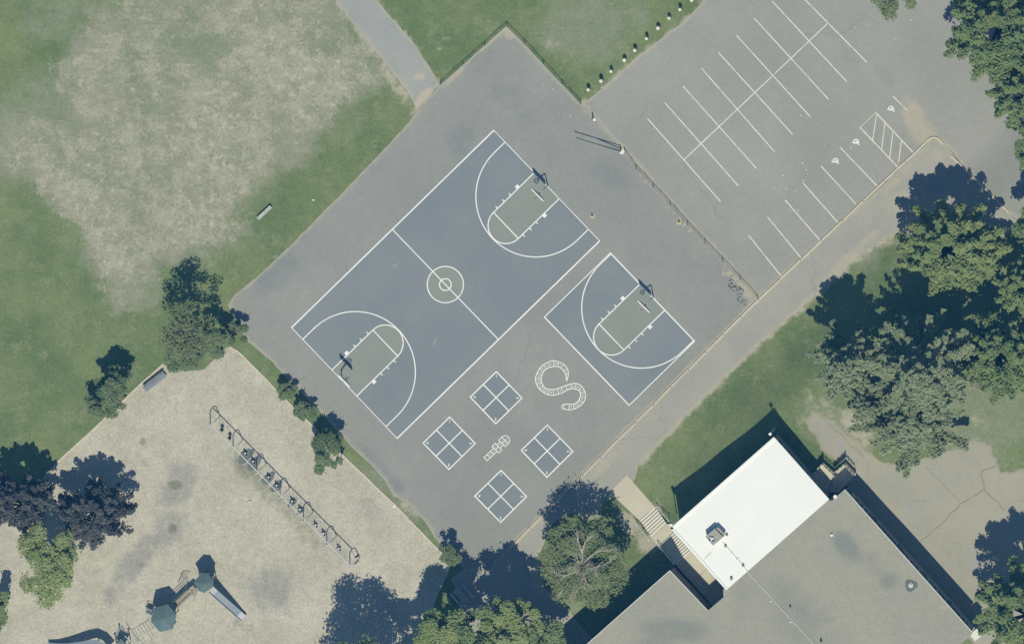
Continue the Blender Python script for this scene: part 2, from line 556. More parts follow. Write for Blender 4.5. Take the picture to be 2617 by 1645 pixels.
# ------------------------------------------------------------------ the setting: ground
COURT = D([(1190, 62), (1366, 244), (1475, 357), (1560, 455), (1662, 563), (1785, 701), (1195, 1289), (1150, 1345), (1092, 1336), (1060, 1310), (1020, 1262), (1003, 1232),
           (955, 1180), (925, 1166), (905, 1130), (870, 1090), (822, 1045), (760, 975), (690, 905), (640, 850), (583, 803), (548, 745), (536, 716), (552, 693), (600, 655), (700, 560), (830, 428), (930, 322), (962, 288),
           (985, 255), (1005, 230), (1035, 200)])
PARK = D([(1366, 244), (1385, 233), (1420, 205), (1480, 150), (1550, 95), (1620, 40), (1665, -10), (1720, -60), (2520, -60), (2520, 620), (2440, 562), (2370, 498), (2260, 385), (2228, 345), (2207, 325), (2185, 332),
          (1785, 701), (1662, 563), (1560, 455), (1475, 357)])
PATHP = D([(1195, 1289), (1785, 701), (2185, 332), (2207, 325), (2228, 345), (2260, 385), (2370, 498), (2440, 562), (2300, 520), (2120, 500), (2112, 545), (2075, 565), (2040, 585), (1960, 655), (1895, 715), (1790, 800),
           (1640, 945), (1500, 1090), (1492, 1128), (1440, 1168), (1375, 1190), (1300, 1230), (1268, 1300), (1265, 1370), (1310, 1402), (1395, 1500), (1330, 1640), (1180, 1640), (1090, 1440), (1060, 1360), (1092, 1336), (1150, 1345)])
CHIPS = D([(385, 857), (430, 872), (480, 868), (535, 815), (562, 828), (615, 880), (662, 930), (745, 1010), (820, 1083), (880, 1140), (932, 1190), (990, 1250), (1047, 1306), (1058, 1335), (1020, 1420), (1010, 1640), (-120, 1640), (-120, 1330),
           (-40, 1262), (60, 1165), (130, 1092), (240, 990), (325, 908)])
FOOT = D([(740, -60), (788, 0), (835, 60), (880, 118), (930, 180), (962, 222), (980, 258), (1000, 236), (1034, 200), (1018, 172), (1005, 150), (960, 85), (915, 35), (885, 0), (840, -60)])
YARD = D([(1893, 985), (1912, 962), (1960, 985), (2010, 1030), (2060, 1075), (2105, 1090), (2190, 1070), (2260, 1040), (2290, 1030), (2330, 1045), (2345, 1085), (2352, 1110), (2420, 1100), (2520, 1120), (2520, 1640), (2350, 1640),
          (2290, 1515), (2000, 1200), (1975, 1090), (1950, 1075), (1905, 1015)])
WORN = D([(-80, 260), (110, 150), (170, 60), (330, -80), (780, -80), (900, 110), (960, 205), (900, 215), (780, 330), (640, 445), (585, 520), (570, 600), (470, 620), (400, 640), (375, 720), (262, 750), (205, 640), (130, 520), (45, 445), (-80, 420)])
EDGE_L = D([(385, 855), (325, 908), (240, 990), (165, 1058), (128, 1093)])
EDGE_R = D([(540, 815), (562, 828), (615, 880), (662, 930), (745, 1010), (820, 1083), (880, 1140), (932, 1190), (990, 1250), (1047, 1308)])

def m_worn(x, y):
    base = .70 * soft_in(x, y, WORN, 64)
    b = blobs(x, y, [(700, 150, 180, 110, 30, .95), (560, 330, 140, 150, 0, .9), (330, 380, 220, 120, 10, .72), (180, 500, 140, 70, 20, .95), (270, 640, 110, 90, 40, .95), (500, 560, 130, 110, 0, .9),
                     (340, 760, 60, 60, 0, .75), (215, 868, 16, 34, 20, 1.25), (850, 190, 80, 60, 45, .95), (980, 240, 40, 90, -38, 1.0), (640, 470, 90, 80, 0, .9), (780, 260, 120, 70, 20, .92), (250, 180, 150, 90, 0, .65), (60, 380, 80, 120, 0, .5)])
    neg = blobs(x, y, [(110, 250, 100, 30, 35, .4), (10, 160, 60, 160, 0, .25), (520, 120, 90, 30, -10, .15)])
    small = blobs(x, y, [(1290, 205, 14, 10, 0, 1.0), (1410, 110, 20, 12, 0, .8), (1480, 90, 16, 10, 0, .7), (700, 655, 14, 10, 0, .8), (1120, 130, 14, 8, 0, .8), (1140, 95, 10, 8, 0, .7), (1400, 115, 16, 8, 40, .8),
                         (2215, 640, 60, 30, -40, .5), (1105, 1325, 36, 20, 48, .85), (1050, 1290, 40, 26, 45, .95), (1020, 1260, 20, 10, 45, .9)])
    return np.maximum(np.maximum(base, .58 * base + .42 * b * soft_in(x, y, WORN, 60)) + .12 * b * soft_in(x, y, WORN, 60) - neg, small)

def m_sand(x, y):
    d1 = seg_dist(x, y, D([(1500, 1090), (1640, 945), (1790, 800), (1895, 715), (1960, 655), (2040, 585), (2075, 565)]))
    d2 = seg_dist(x, y, D([(1366, 244), (1420, 205), (1480, 150), (1550, 95), (1620, 40), (1665, -10)]))
    d3 = seg_dist(x, y, D([(800, 0), (850, 78), (900, 150), (950, 225), (978, 255)]))
    d4 = seg_dist(x, y, D([(885, 0), (960, 85), (1005, 150), (1034, 200)]))
    d5 = seg_dist(x, y, EDGE_R)
    v = np.maximum.reduce([.95 * np.exp(-d1 / 16), .85 * np.exp(-d2 / 9), .8 * np.exp(-d3 / 26), .75 * np.exp(-d4 / 9), .5 * np.exp(-d5 / 8)])
    b = blobs(x, y, [(1485, 1270, 60, 40, 45, 1.0), (1560, 1240, 40, 30, 0, .9), (1610, 1340, 24, 50, -40, .85), (1660, 1390, 30, 26, 0, .85), (2190, 1100, 34, 66, -35, .8), (2060, 1075, 30, 26, 0, .6), (2115, 1050, 60, 30, 30, .5),
                     (1370, 1470, 22, 60, 0, .85), (2300, 560, 160, 70, -10, .85), (2420, 480, 120, 60, 30, .9), (2530, 560, 60, 40, 40, .8), (2080, 1030, 18, 50, -20, .5), (1000, 1290, 14, 10, 0, .7), (2500, 1090, 30, 60, 0, .45), (1680, 1300, 14, 26, 0, .7)])
    return np.maximum(v, b)

def m_olive(x, y):
    return np.maximum(.85 * soft_in(x, y, WORN, 80), blobs(x, y, [(1500, 70, 140, 100, 0, .75), (1620, 40, 60, 60, 0, .6), (1230, 300, 60, 30, -40, .4), (900, 330, 120, 30, -42, .45), (640, 640, 90, 30, -42, .45), (1000, 1270, 140, 30, 47, .7),
                     (2130, 1090, 110, 60, 40, .75), (2500, 1060, 140, 120, 0, .8), (2230, 1060, 90, 60, 0, .7), (1760, 1180, 40, 120, 40, .35), (2210, 640, 60, 60, 0, .6), (150, 40, 120, 90, 0, .6), (520, 250, 160, 120, 0, .6),
                     (1560, 1480, 60, 60, 0, .7), (1450, 1520, 60, 80, 0, .65), (100, 960, 80, 30, 0, .35), (180, 820, 60, 40, 0, .4)]))

def axis(a, b, step, outer):
    return np.array(sorted(set([-v + a for v in outer] + list(np.arange(a, b + 1, step)) + [b + v for v in outer])))
xs = axis(-196, 2814, 14, [120, 400, 1000, 2500, 6000, 14000])
ys = axis(-196, 1848, 14, [120, 400, 1000, 2500, 6000, 14000])
gm = MB()
for y in ys:
    for x in xs:
        gm.v.append(tuple(G(x, y, -.01)))
nx_ = len(xs)
for j in range(len(ys) - 1):
    for i in range(nx_ - 1):
        a = j * nx_ + i
        gm.f.append((a + nx_, a + nx_ + 1, a + 1, a))
GX, GY = np.meshgrid(xs, ys)
GX = GX.ravel().astype(float); GY = GY.ravel().astype(float)
gm.attr = {'worn': m_worn(GX, GY), 'sand': m_sand(GX, GY), 'olive': m_olive(GX, GY)}
tag(gm.build('ground', M['ground'], smooth=True), kind='structure')

st = lambda o: tag(o, kind='structure')
st(sheet('playground_ground', ragged(CHIPS, 1.6, 10, 3), M['chips'], .012, masks={
    'damp': lambda x, y: blobs(x, y, [(455, 1240, 46, 70, 20, .85), (430, 1350, 40, 60, 35, .8), (345, 1430, 34, 90, 38, .8), (300, 1500, 24, 60, 30, .7), (690, 1505, 70, 60, 0, .8), (640, 1200, 30, 60, -45, .6), (760, 1300, 26, 80, -45, .6), (850, 1390, 24, 70, -45, .6), (940, 1300, 26, 50, -45, .5)]),
    'moss': lambda x, y: blobs(x, y, [(445, 1238, 22, 12, 10, 1.0), (440, 1350, 16, 12, 0, .9), (365, 1125, 14, 16, 40, .8), (350, 1440, 30, 18, 0, .6), (630, 1200, 30, 70, -45, .75), (690, 1265, 28, 80, -45, .7), (770, 1345, 28, 90, -45, .65), (620, 1590, 40, 30, 30, .6), (940, 1270, 30, 14, 30, .55), (870, 1430, 30, 40, 0, .45), (960, 1400, 20, 40, 10, .5), (910, 1185, 20, 12, 40, .6), (370, 1180, 20, 20, 0, .6)])}))
st(sheet('playground_court', ragged(COURT, 1.3, 10, 5), M['court'], .004, masks={
    'stain': lambda x, y: blobs(x, y, [(700, 690, 60, 80, 45, .8), (900, 700, 40, 120, 42, .5), (1180, 360, 40, 50, 0, .8), (1310, 260, 90, 40, 45, .6), (1560, 440, 60, 40, 40, .7), (1010, 1240, 34, 18, 45, .9), (960, 1180, 70, 20, 48, .7), (1500, 380, 80, 20, 50, .5), (1230, 150, 60, 40, -40, .5)]),
    'sand': lambda x, y: np.maximum.reduce([.8 * np.exp(-seg_dist(x, y, D([(1195, 1289), (1785, 701)])) / 9), .9 * np.exp(-seg_dist(x, y, D([(1472, 368), (1553, 466), (1655, 577), (1768, 703)])) / 5),
             .95 * np.exp(-seg_dist(x, y, D([(1045, 205), (1110, 145)])) / 7), .8 * np.exp(-seg_dist(x, y, D([(1110, 130), (1188, 68)])) / 12),
             .8 * np.exp(-seg_dist(x, y, D([(540, 700), (600, 657)])) / 7), blobs(x, y, [(1100, 220, 20, 14, 0, .7), (1310, 80, 30, 18, -40, .8), (1275, 890, 90, 14, 50, .38), (1320, 1090, 60, 16, 50, .3), (1905, 740, 16, 40, -40, .8), (1860, 700, 20, 8, 30, .9), (1100, 470, 30, 10, 0, .2)])])}))
st(sheet('parking_lot', ragged(PARK, 1.2, 10, 6), M['parking'], .006, masks={
    'stain': lambda x, y: blobs(x, y, [(2260, 190, 16, 40, -40, .8), (1800, 340, 60, 30, 45, .4), (2000, 230, 60, 30, 45, .4)]),
    'sand': lambda x, y: np.maximum.reduce([blobs(x, y, [(2340, 310, 26, 62, -22, 1.05), (2400, 395, 40, 36, 0, 1.0), (2365, 340, 30, 40, 0, .8), (2430, 420, 16, 40, -42, .9), (2150, 400, 14, 160, 45, .32), (1905, 375, 26, 14, 30, .4), (1810, 290, 18, 12, 0, .6), (1840, 310, 14, 8, -30, .6), (2390, 215, 10, 20, 0, .45)]),
             .7 * np.exp(-seg_dist(x, y, D([(1385, 235), (1480, 150), (1620, 40)])) / 6), .6 * np.exp(-seg_dist(x, y, D([(1785, 701), (2185, 332)])) / 5)])}))
st(sheet('path', ragged(PATHP, 2.0, 10, 7), M['path'], .009, edge=7.0, masks={
    'sand': lambda x, y: np.maximum.reduce([.75 * np.exp(-seg_dist(x, y, D([(1200, 1295), (1785, 708), (2185, 340)])) / 6), blobs(x, y, [(1540, 1190, 60, 14, -44, .8), (1480, 1260, 60, 20, -44, .7), (2170, 660, 120, 14, -44, .85), (2090, 740, 120, 10, -44, .8), (1385, 1465, 30, 60, 0, .95), (1560, 1300, 30, 20, 0, .9), (2300, 450, 90, 14, -44, .7), (2400, 400, 30, 20, 0, .8), (2330, 520, 90, 40, 0, .8)])])}))
st(sheet('footpath', ragged(FOOT, 1.6, 9, 8), M['footway'], .008, masks={
    'sand': lambda x, y: np.maximum.reduce([blobs(x, y, [(1073, 196, 16, 12, 0, .75), (1085, 250, 16, 30, 45, 1.0)]), .7 * np.exp(-seg_dist(x, y, D([(980, 258), (1036, 200)])) / 14)])}))
st(sheet('yard_pavement', ragged(YARD, 6.0, 8, 9), M['yard'], .02))
PAD = [(1557, 1257), (1602, 1212.5), (1676, 1297), (1637, 1331)]
st(sheet('concrete_path', PAD, M['concrete'], .03, edge=0))

# ------------------------------------------------------------------ painted lines
def strip(m, pts, w, dz, closed=False):
    """flat band of width w (plan px) along pts"""
    n = len(pts)
    L = []; Rr = []
    for i, (x, y) in enumerate(pts):
        if closed:
            a = pts[(i - 1) % n]; b = pts[(i + 1) % n]
        else:
            a = pts[max(0, i - 1)]; b = pts[min(n - 1, i + 1)]
        dx, dy = b[0] - a[0], b[1] - a[1]
        l = math.hypot(dx, dy) + 1e-9
        # mitre
        if (0 < i < n - 1) or closed:
            p = pts[(i - 1) % n]; q = pts[(i + 1) % n]
            u1 = (x - p[0], y - p[1]); u2 = (q[0] - x, q[1] - y)
            l1 = math.hypot(*u1) + 1e-9; l2 = math.hypot(*u2) + 1e-9
            c = (u1[0] * u2[0] + u1[1] * u2[1]) / (l1 * l2)
            k = 1 / max(.35, math.sqrt(max(0.0, (1 + c) / 2)))
        else:
            k = 1
        nx, ny = -dy / l * w / 2 * k, dx / l * w / 2 * k
        L.append(G(x + nx, y + ny, dz)); Rr.append(G(x - nx, y - ny, dz))
    for i in range(n if closed else n - 1):
        j = (i + 1) % n
        m.quad(L[i], L[j], Rr[j], Rr[i])
    return m

def fill(m, pts, dz):
    a = sum(pts[i][0] * pts[(i + 1) % len(pts)][1] - pts[(i + 1) % len(pts)][0] * pts[i][1] for i in range(len(pts)))
    if a > 0: pts = pts[::-1]
    return m.poly([G(x, y, dz) for x, y in pts])

Z4 = lambda x, y: (1957 + x / 2.753, y / 2.753)
Z3 = lambda x, y: (1300 + x / 2.753, y / 2.753)
ZH = lambda x, y: (2110 + x / 7.208, 240 + y / 7.208)
pl = MB()
for a, b in [(Z3(977, 835), Z3(1490, 1418)), (Z3(1100, 725), Z3(1615, 1307)), (Z3(1225, 605), Z3(1743, 1185)), (Z3(1357, 482), Z4(62, 1068)), (Z3(1477, 372), Z4(188, 945)),
             (Z3(1603, 250), Z4(315, 825)), (Z3(1728, 130), Z4(441, 700)), (Z4(45, 10), Z4(571, 577)), (Z4(215, -62), Z4(712, 440)), (Z3(1230, 1128), Z4(437, 165))]:
    strip(pl, [a, b], 2.6, .012 if a != Z3(1230, 1128) else .015)
for a, b in [((1760, 553), (1838, 650)), ((1805, 510), (1885, 608)), ((1846, 470), (1928, 565)), ((1888, 430), (1970, 523)), ((1930, 390), (2013, 480)), ((1976, 347), (2062, 437)), ((2100, 226), (2133, 260))]:
    a, b = D([a, b]); strip(pl, [a, b], 2.6, .012)
strip(pl, [ZH(1330, 1350), ZH(635, 620), ZH(925, 345), ZH(1610, 1080)], 2.6, .012)
for a, b in [((940, 385), (865, 850)), ((1095, 530), (1030, 1025)), ((1240, 695), (1180, 1185)), ((1395, 875), (1345, 1255))]:
    strip(pl, [ZH(*a), ZH(*b)], 2.4, .015)
st(pl.build('parking_lines', M['pline']))

sym_lab = ['white wheelchair symbol on the asphalt between the hatched bay and the sandy corner', 'white wheelchair symbol on the asphalt just left of the hatched bay', 'white wheelchair symbol painted two bays left of the hatched bay']
for (sx, sy), lab in zip([(1205, 275), (562, 885), (182, 1235)], sym_lab):
    m = MB()
    q = lambda x, y: ZH(sx + x, sy + y)
    strip(m, [q(44 * math.cos(R(t)), -44 * math.sin(R(t))) for t in range(-35, 216, 12)], 3.0, .012)
    strip(m, [q(-75, 15), q(-10, 24)], 2.8, .016)
    strip(m, [q(-14, 24), q(0, -6), q(48, 44)], 2.8, .02)
    fill(m, [q(52 + 13 * math.cos(R(t)), 48 + 13 * math.sin(R(t))) for t in range(0, 360, 30)], .024)
    fill(m, [q(0 + 9 * math.cos(R(t)), 28 + 9 * math.sin(R(t))) for t in range(0, 360, 40)], .012)
    b = G(*q(0, 0))
    tag(m.build('accessible_symbol', M['line'], local=b), lab, 'pavement marking', 'wheelchair symbols in the parking bays')

# basketball courts -------------------------------------------------
def vadd(o, a, u, b, v):
    return (o[0] + a[0] * u + b[0] * v, o[1] + a[1] * u + b[1] * v)

def unit(p, q):
    d = math.hypot(q[0] - p[0], q[1] - p[1])
    return ((q[0] - p[0]) / d, (q[1] - p[1]) / d), d

LW = 2.8
def half_end(lines, keyparent, O, a, b, mid, r3, side=True):
    """one basket end: O on the baseline corner, a into the court, b along the baseline"""
    pt = lambda u, v: vadd(O, a, u, b, v)
    kw = 46.0
    arc = [pt(39.5 + r3 * math.sin(R(t)), mid - r3 * math.cos(R(t))) for t in range(0, 181, 4)]
    strip(lines, [pt(0, mid - r3)] + arc + [pt(0, mid + r3)], LW, .020)
    k = [pt(0, mid - kw)] + [pt(146 + kw * math.sin(R(t)), mid - kw * math.cos(R(t))) for t in range(0, 181, 6)] + [pt(0, mid + kw)]
    km = MB(); fill(km, k, .012); km.build('key', M['key'], keyparent)
    strip(lines, k, LW, .0235)
    strip(lines, [pt(146, mid - kw), pt(146, mid + kw)], LW, .027)
    for sgn in (-1, 1):
        for u in (84, 107, 131):
            strip(lines, [pt(u, mid + sgn * (kw + 1)), pt(u, mid + sgn * (kw + 8))], 2.6, .027)
        fill(lines, [pt(52, mid + sgn * (kw + 1)), pt(62, mid + sgn * (kw + 1)), pt(62, mid + sgn * (kw + 9)), pt(52, mid + sgn * (kw + 9))], .027)

W, N_, E_, S_ = (745.2, 836.8), (1262, 333.5), (1532.5, 615.6), (1015, 1119.4)
bc = empty('basketball_court', (0, 0, 0), 'blue full-length basketball court with grey keys at both ends and centre circle', 'basketball court')
sheet('court_surface', [W, N_, E_, S_], M['blue'], .008, cell=8, edge=0, parent=bc, masks={'scuff': lambda x, y: blobs(x, y, [(1010, 678, 13, 5, -25, .9), (990, 690, 8, 4, 0, .7), (1112, 872, 5, 15, 25, .9), (1100, 895, 5, 8, 0, .7), (1097, 838, 8, 8, 0, .6), (1195, 560, 30, 20, 30, .5), (1205, 420, 14, 8, 0, .55), (1000, 800, 40, 12, 40, .5), (930, 900, 30, 14, 30, .5), (1330, 640, 40, 14, -40, .5), (1150, 800, 50, 16, 40, .45)])})
lines = MB()
strip(lines, [W, N_, E_, S_], LW, .0165, closed=True)
a, LA = unit(W, N_); b, LB = unit(W, S_)
half_end(lines, bc, W, a, b, LB / 2, 154)
half_end(lines, bc, E_, (-a[0], -a[1]), (-b[0], -b[1]), LB / 2, 154)
cc = (1138.2, 727.0)
km = MB(); fill(km, [(cc[0] + 46 * math.cos(R(t)), cc[1] + 46 * math.sin(R(t))) for t in range(0, 360, 6)], .012); km.build('centre_circle', M['key'], bc)
strip(lines, [(1003, 586.5), (1273, 866.5)], LW, .0235)
for r_ in (46.3, 15):
    strip(lines, [(cc[0] + r_ * math.cos(R(t)), cc[1] + r_ * math.sin(R(t))) for t in range(0, 360, 6)], LW, .020, closed=True)
lines.build('court_lines', M['line'], bc)

N2, E2, S2, W2 = (1559.7, 646.4), (1775, 871.6), (1608, 1035), (1391.5, 809.9)
hc = empty('basketball_court', (0, 0, 0), 'blue half-size basketball court with one grey key beside the kerb', 'basketball court')
sheet('court_surface', [N2, E2, S2, W2], M['blue'], .008, cell=60, edge=0, parent=hc)
lines = MB()
strip(lines, [N2, E2, S2, W2], LW, .0165, closed=True)
a, LA = unit(N2, W2); b, LB = unit(N2, E2)
half_end(lines, hc, N2, a, b, LB / 2, 153)
lines.build('court_lines', M['line'], hc)

# lettering ---------------------------------------------------------
_gl = {}
def glyph(ch):
    if ch not in _gl:
        cu = bpy.data.curves.new('glyph', 'FONT'); cu.body = ch; cu.align_x = 'CENTER'; cu.align_y = 'CENTER'; cu.size = 1.0; cu.offset = .02
        ob = bpy.data.objects.new('glyph', cu); COL.objects.link(ob)
        bpy.context.view_layer.update()
        me = bpy.data.meshes.new_from_object(ob.evaluated_get(bpy.context.evaluated_depsgraph_get()))
        _gl[ch] = ([(v.co.x, v.co.y) for v in me.vertices], [tuple(p.vertices) for p in me.polygons])
        bpy.data.objects.remove(ob); bpy.data.curves.remove(cu); bpy.data.meshes.remove(me)
    return _gl[ch]

def write(m, ch, x, y, size, up, dz):
    """glyph at plan (x, y), its top towards angle up (degrees, 90 = picture top)"""
    v, f = glyph(ch)
    c, s = math.cos(R(up - 90)), math.sin(R(up - 90))
    i = len(m.v)
    for (gx, gy) in v:
        gx *= size; gy *= size
        m.v.append(tuple(G(x + gx * c - gy * s, y - (gx * s + gy * c), dz)))
    m.f += [tuple(i + k for k in q) for q in f]

FS = [((1268.5, 949.3), (1333.8, 1016.5), (1267, 1082.1), (1201.9, 1014.2), 'blue four-square court nearest the letter snake'),
      ((1149.2, 1065.1), (1214.5, 1132.4), (1147.3, 1198.6), (1081.4, 1131.3), 'blue four-square court just left of the hopscotch'),
      ((1398.9, 1085.6), (1464.2, 1152.8), (1397.8, 1218.8), (1332.5, 1149.8), 'blue four-square court between the hopscotch and the kerb'),
      ((1280.6, 1201.3), (1345.5, 1267.7), (1279.5, 1333.7), (1213.4, 1266.6), 'blue four-square court lowest in the photo, below the hopscotch')]
for n, e, s, w, lab in FS:
    o = empty('four_square_court', (0, 0, 0), lab, 'four-square court', 'four-square courts on the playground')
    m = MB(); fill(m, [n, e, s, w], .008); m.build('court_surface', M['blue'], o)
    m = MB(); strip(m, [n, e, s, w], 3.0, .014, closed=True)
    h2 = lambda p, q: ((p[0] + q[0]) / 2, (p[1] + q[1]) / 2)
    strip(m, [h2(n, e), h2(s, w)], 2.8, .018); strip(m, [h2(n, w), h2(s, e)], 2.8, .0215)
    m.build('court_lines', M['line'], o)
    c = h2(n, s)
    for ch, p, up in (('1', n, 90), ('2', e, 0), ('3', s, 270), ('4', w, 180)):
        t = .825
        m = MB(); write(m, ch, c[0] + (p[0] - c[0]) * t, c[1] + (p[1] - c[1]) * t, 10.5, up, .012); m.build('number', M['line'], o)

ZN = lambda x, y: (1340 + x / 9.461, 900 + y / 9.461)
SN = [((1065, 515), (1000, 520)), ((1040, 390), (945, 445)), ((950, 290), (885, 375)), ((840, 235), (800, 345)), ((710, 200), (712, 340)), ((590, 230), (620, 362)), ((470, 295), (530, 400)), ((380, 380), (465, 465)),
      ((310, 500), (425, 545)), ((270, 632), (405, 630)), ((295, 765), (418, 725)), ((360, 880), (455, 805)), ((465, 965), (518, 870)), ((580, 1022), (605, 895)), ((708, 1035), (710, 893)), ((830, 1005), (800, 880)),
      ((950, 960), (890, 845)), ((1040, 905), (1005, 800)), ((1150, 875), (1120, 765)), ((1240, 885), (1250, 750)), ((1320, 920), (1380, 815)), ((1355, 985), (1460, 945)), ((1355, 1070), (1480, 1080)),
      ((1320, 1155), (1425, 1215)), ((1260, 1215), (1325, 1305)), ((1180, 1250), (1208, 1365)), ((1085, 1252), (1080, 1385))]
sn = empty('letter_snake', (0, 0, 0), 'white S-shaped snake of lettered squares painted on the asphalt', 'playground marking')
def catmull(p, k=4):
    out = []
    for i in range(len(p) - 1):
        p0, p1, p2, p3 = p[max(0, i - 1)], p[i], p[i + 1], p[min(len(p) - 1, i + 2)]
        for j in range(k):
            t = j / k
            out.append(tuple(.5 * (2 * p1[c] + (-p0[c] + p2[c]) * t + (2 * p0[c] - 5 * p1[c] + 4 * p2[c] - p3[c]) * t * t + (-p0[c] + 3 * p1[c] - 3 * p2[c] + p3[c]) * t ** 3) for c in (0, 1)))
    return out + [tuple(p[-1])]
outer = catmull([ZN(1026, 690), ZN(1052, 600)] + [ZN(*q[0]) for q in SN] + [ZN(975, 1252), ZN(920, 1280), ZN(902, 1315)])
inner = catmull([ZN(1026, 690), ZN(1010, 600)] + [ZN(*q[1]) for q in SN] + [ZN(985, 1375), ZN(925, 1350), ZN(902, 1315)])
m = MB()
strip(m, outer, 2.3, .009); strip(m, inner, 2.3, .012)
for i, (p, q) in enumerate(SN):
    strip(m, [ZN(*p), ZN(*q)], 1.7, .015)
m.build('outline', M['line'], sn)
for i in range(26):
    (p, q), (r_, s_) = SN[25 - i], SN[26 - i]
    cx = (p[0] + q[0] + r_[0] + s_[0]) / 4; cy = (p[1] + q[1] + r_[1] + s_[1]) / 4
    up = math.degrees(math.atan2((q[1] + s_[1] - p[1] - r_[1]), -(q[0] + s_[0] - p[0] - r_[0])))
    m = MB(); write(m, 'ABCDEFGHIJKLMNOPQRSTUVWXYZ'[i], *ZN(cx, cy), 6.6 if i < 23 else 5.0, up if i > 8 else up + 180, .010); m.build('letter', M['line'], sn)
for ex, ey in ((965, 1290), (965, 1340)):
    m = MB(); x, y = ZN(ex, ey); fill(m, [(x + 1.6 * math.cos(R(t)), y + 1.6 * math.sin(R(t))) for t in range(0, 360, 45)], .010); m.build('eye', M['line'], sn)

ZP = lambda x, y: (1200 + x / 13.764, 1090 + y / 13.764)
hs = empty('hopscotch', (0, 0, 0), 'white numbered hopscotch grid with a rounded top', 'playground marking')
m = MB()
cells = [(620, 1080), (735, 970), (850, 860), (905, 692), (1025, 808), (1080, 635), (1135, 470), (1255, 585)]
e1, e2 = (116, -111), (114, 114)
for i, (x, y) in enumerate(cells):
    q = [ZP(x + (a_ * e1[0] + b_ * e2[0]) / 2, y + (a_ * e1[1] + b_ * e2[1]) / 2) for a_, b_ in ((-1, -1), (1, -1), (1, 1), (-1, 1))]
    strip(m, q, 2.1, .009 + .003 * (i % 3), closed=True)
dc = (1254, 470)
dome = [ZP(dc[0] + 160 * math.cos(R(t)), dc[1] - 160 * math.sin(R(t))) for t in range(-45, 136, 9)]
strip(m, dome, 2.1, .018)
m.build('outline', M['line'], hs)
for i, (x, y) in enumerate(cells + [(1305, 418)]):
    m = MB(); write(m, '123456789'[i], *ZP(x, y), 6.0, 45, .012); m.build('number', M['line'], hs)

# ------------------------------------------------------------------ kerb and timber edging
def rail(m, pts, w, h, dz=-.05, gap=0.0, seg=None, jitter=0.0, seed=0):
    rnd = random.Random(seed)
    for (x0, y0), (x1, y1) in zip(pts[:-1], pts[1:]):
        L = math.hypot(x1 - x0, y1 - y0)
        k = max(1, round(L / seg)) if seg else 1
        for i in range(k):
            t0, t1 = i / k, (i + 1) / k
            g = gap / L
            o0 = rnd.uniform(-1, 1) * jitter; o1 = rnd.uniform(-1, 1) * jitter
            nx, ny = -(y1 - y0) / L, (x1 - x0) / L
            A = G(x0 + (x1 - x0) * (t0 + g) + nx * o0, y0 + (y1 - y0) * (t0 + g) + ny * o0, dz + h / 2)
            B = G(x0 + (x1 - x0) * (t1 - g) + nx * o1, y0 + (y1 - y0) * (t1 - g) + ny * o1, dz + h / 2)
            m.bar(A, B, w, h)
m = MB()
rail(m, [(1302, 1401), (1310, 1393), (1940, 764)], .16, .2, gap=1.2, seg=62, jitter=.7, seed=1)
rail(m, [(1940, 764), (2367, 363)], .17, .2, gap=.8, seg=75, jitter=.6, seed=2)
rail(m, [(2367, 363), (2376, 355), (2386, 351), (2396, 353), (2404, 360), (2411, 369)], .17, .2)
rail(m, [(2430, 398), (2578, 542)], .17, .2, gap=.8, seg=52, jitter=.6, seed=3)
st(m.build('kerb', M['kerb']))
for nm, pts, lab in (('timber_edging', EDGE_L, 'pale timber edging behind the blue bench, along the grass'), ('timber_edging', EDGE_R, 'long pale timber edging between the wood chips and the grass strip')):
    m = MB(); rail(m, pts, .15, .13, gap=.5, seg=48, jitter=.6, seed=len(pts))
    b = G(*pts[0]); tag(m.build(nm, M['kerb'], local=b), lab, 'edging')

m = MB()
ZC = lambda x, y: (2000 + x / 3.6045, 1000 + y / 3.6045)
for pts, w in (([(1260, 1380), (1440, 1240), (1640, 1040), (1760, 960), (1860, 905)], 4), ([(1860, 905), (1830, 780), (1840, 730), (1960, 690)], 4.5), ([(1640, 1030), (1520, 900), (1320, 690)], 2.2), ([(1860, 905), (1960, 1000), (2040, 1090)], 3.2), ([(790, 640), (785, 780)], 1.6), ([(1210, 1020), (1250, 1000), (1330, 998)], 1.5), ([(430, 290), (600, 460), (740, 600)], 2.5)):
    strip(m, ragged([ZC(*p) for p in pts], 1.6, 6, 4, closed=False), w, .028)
tag(m.build('crack_weeds', M['weed']), kind='stuff')

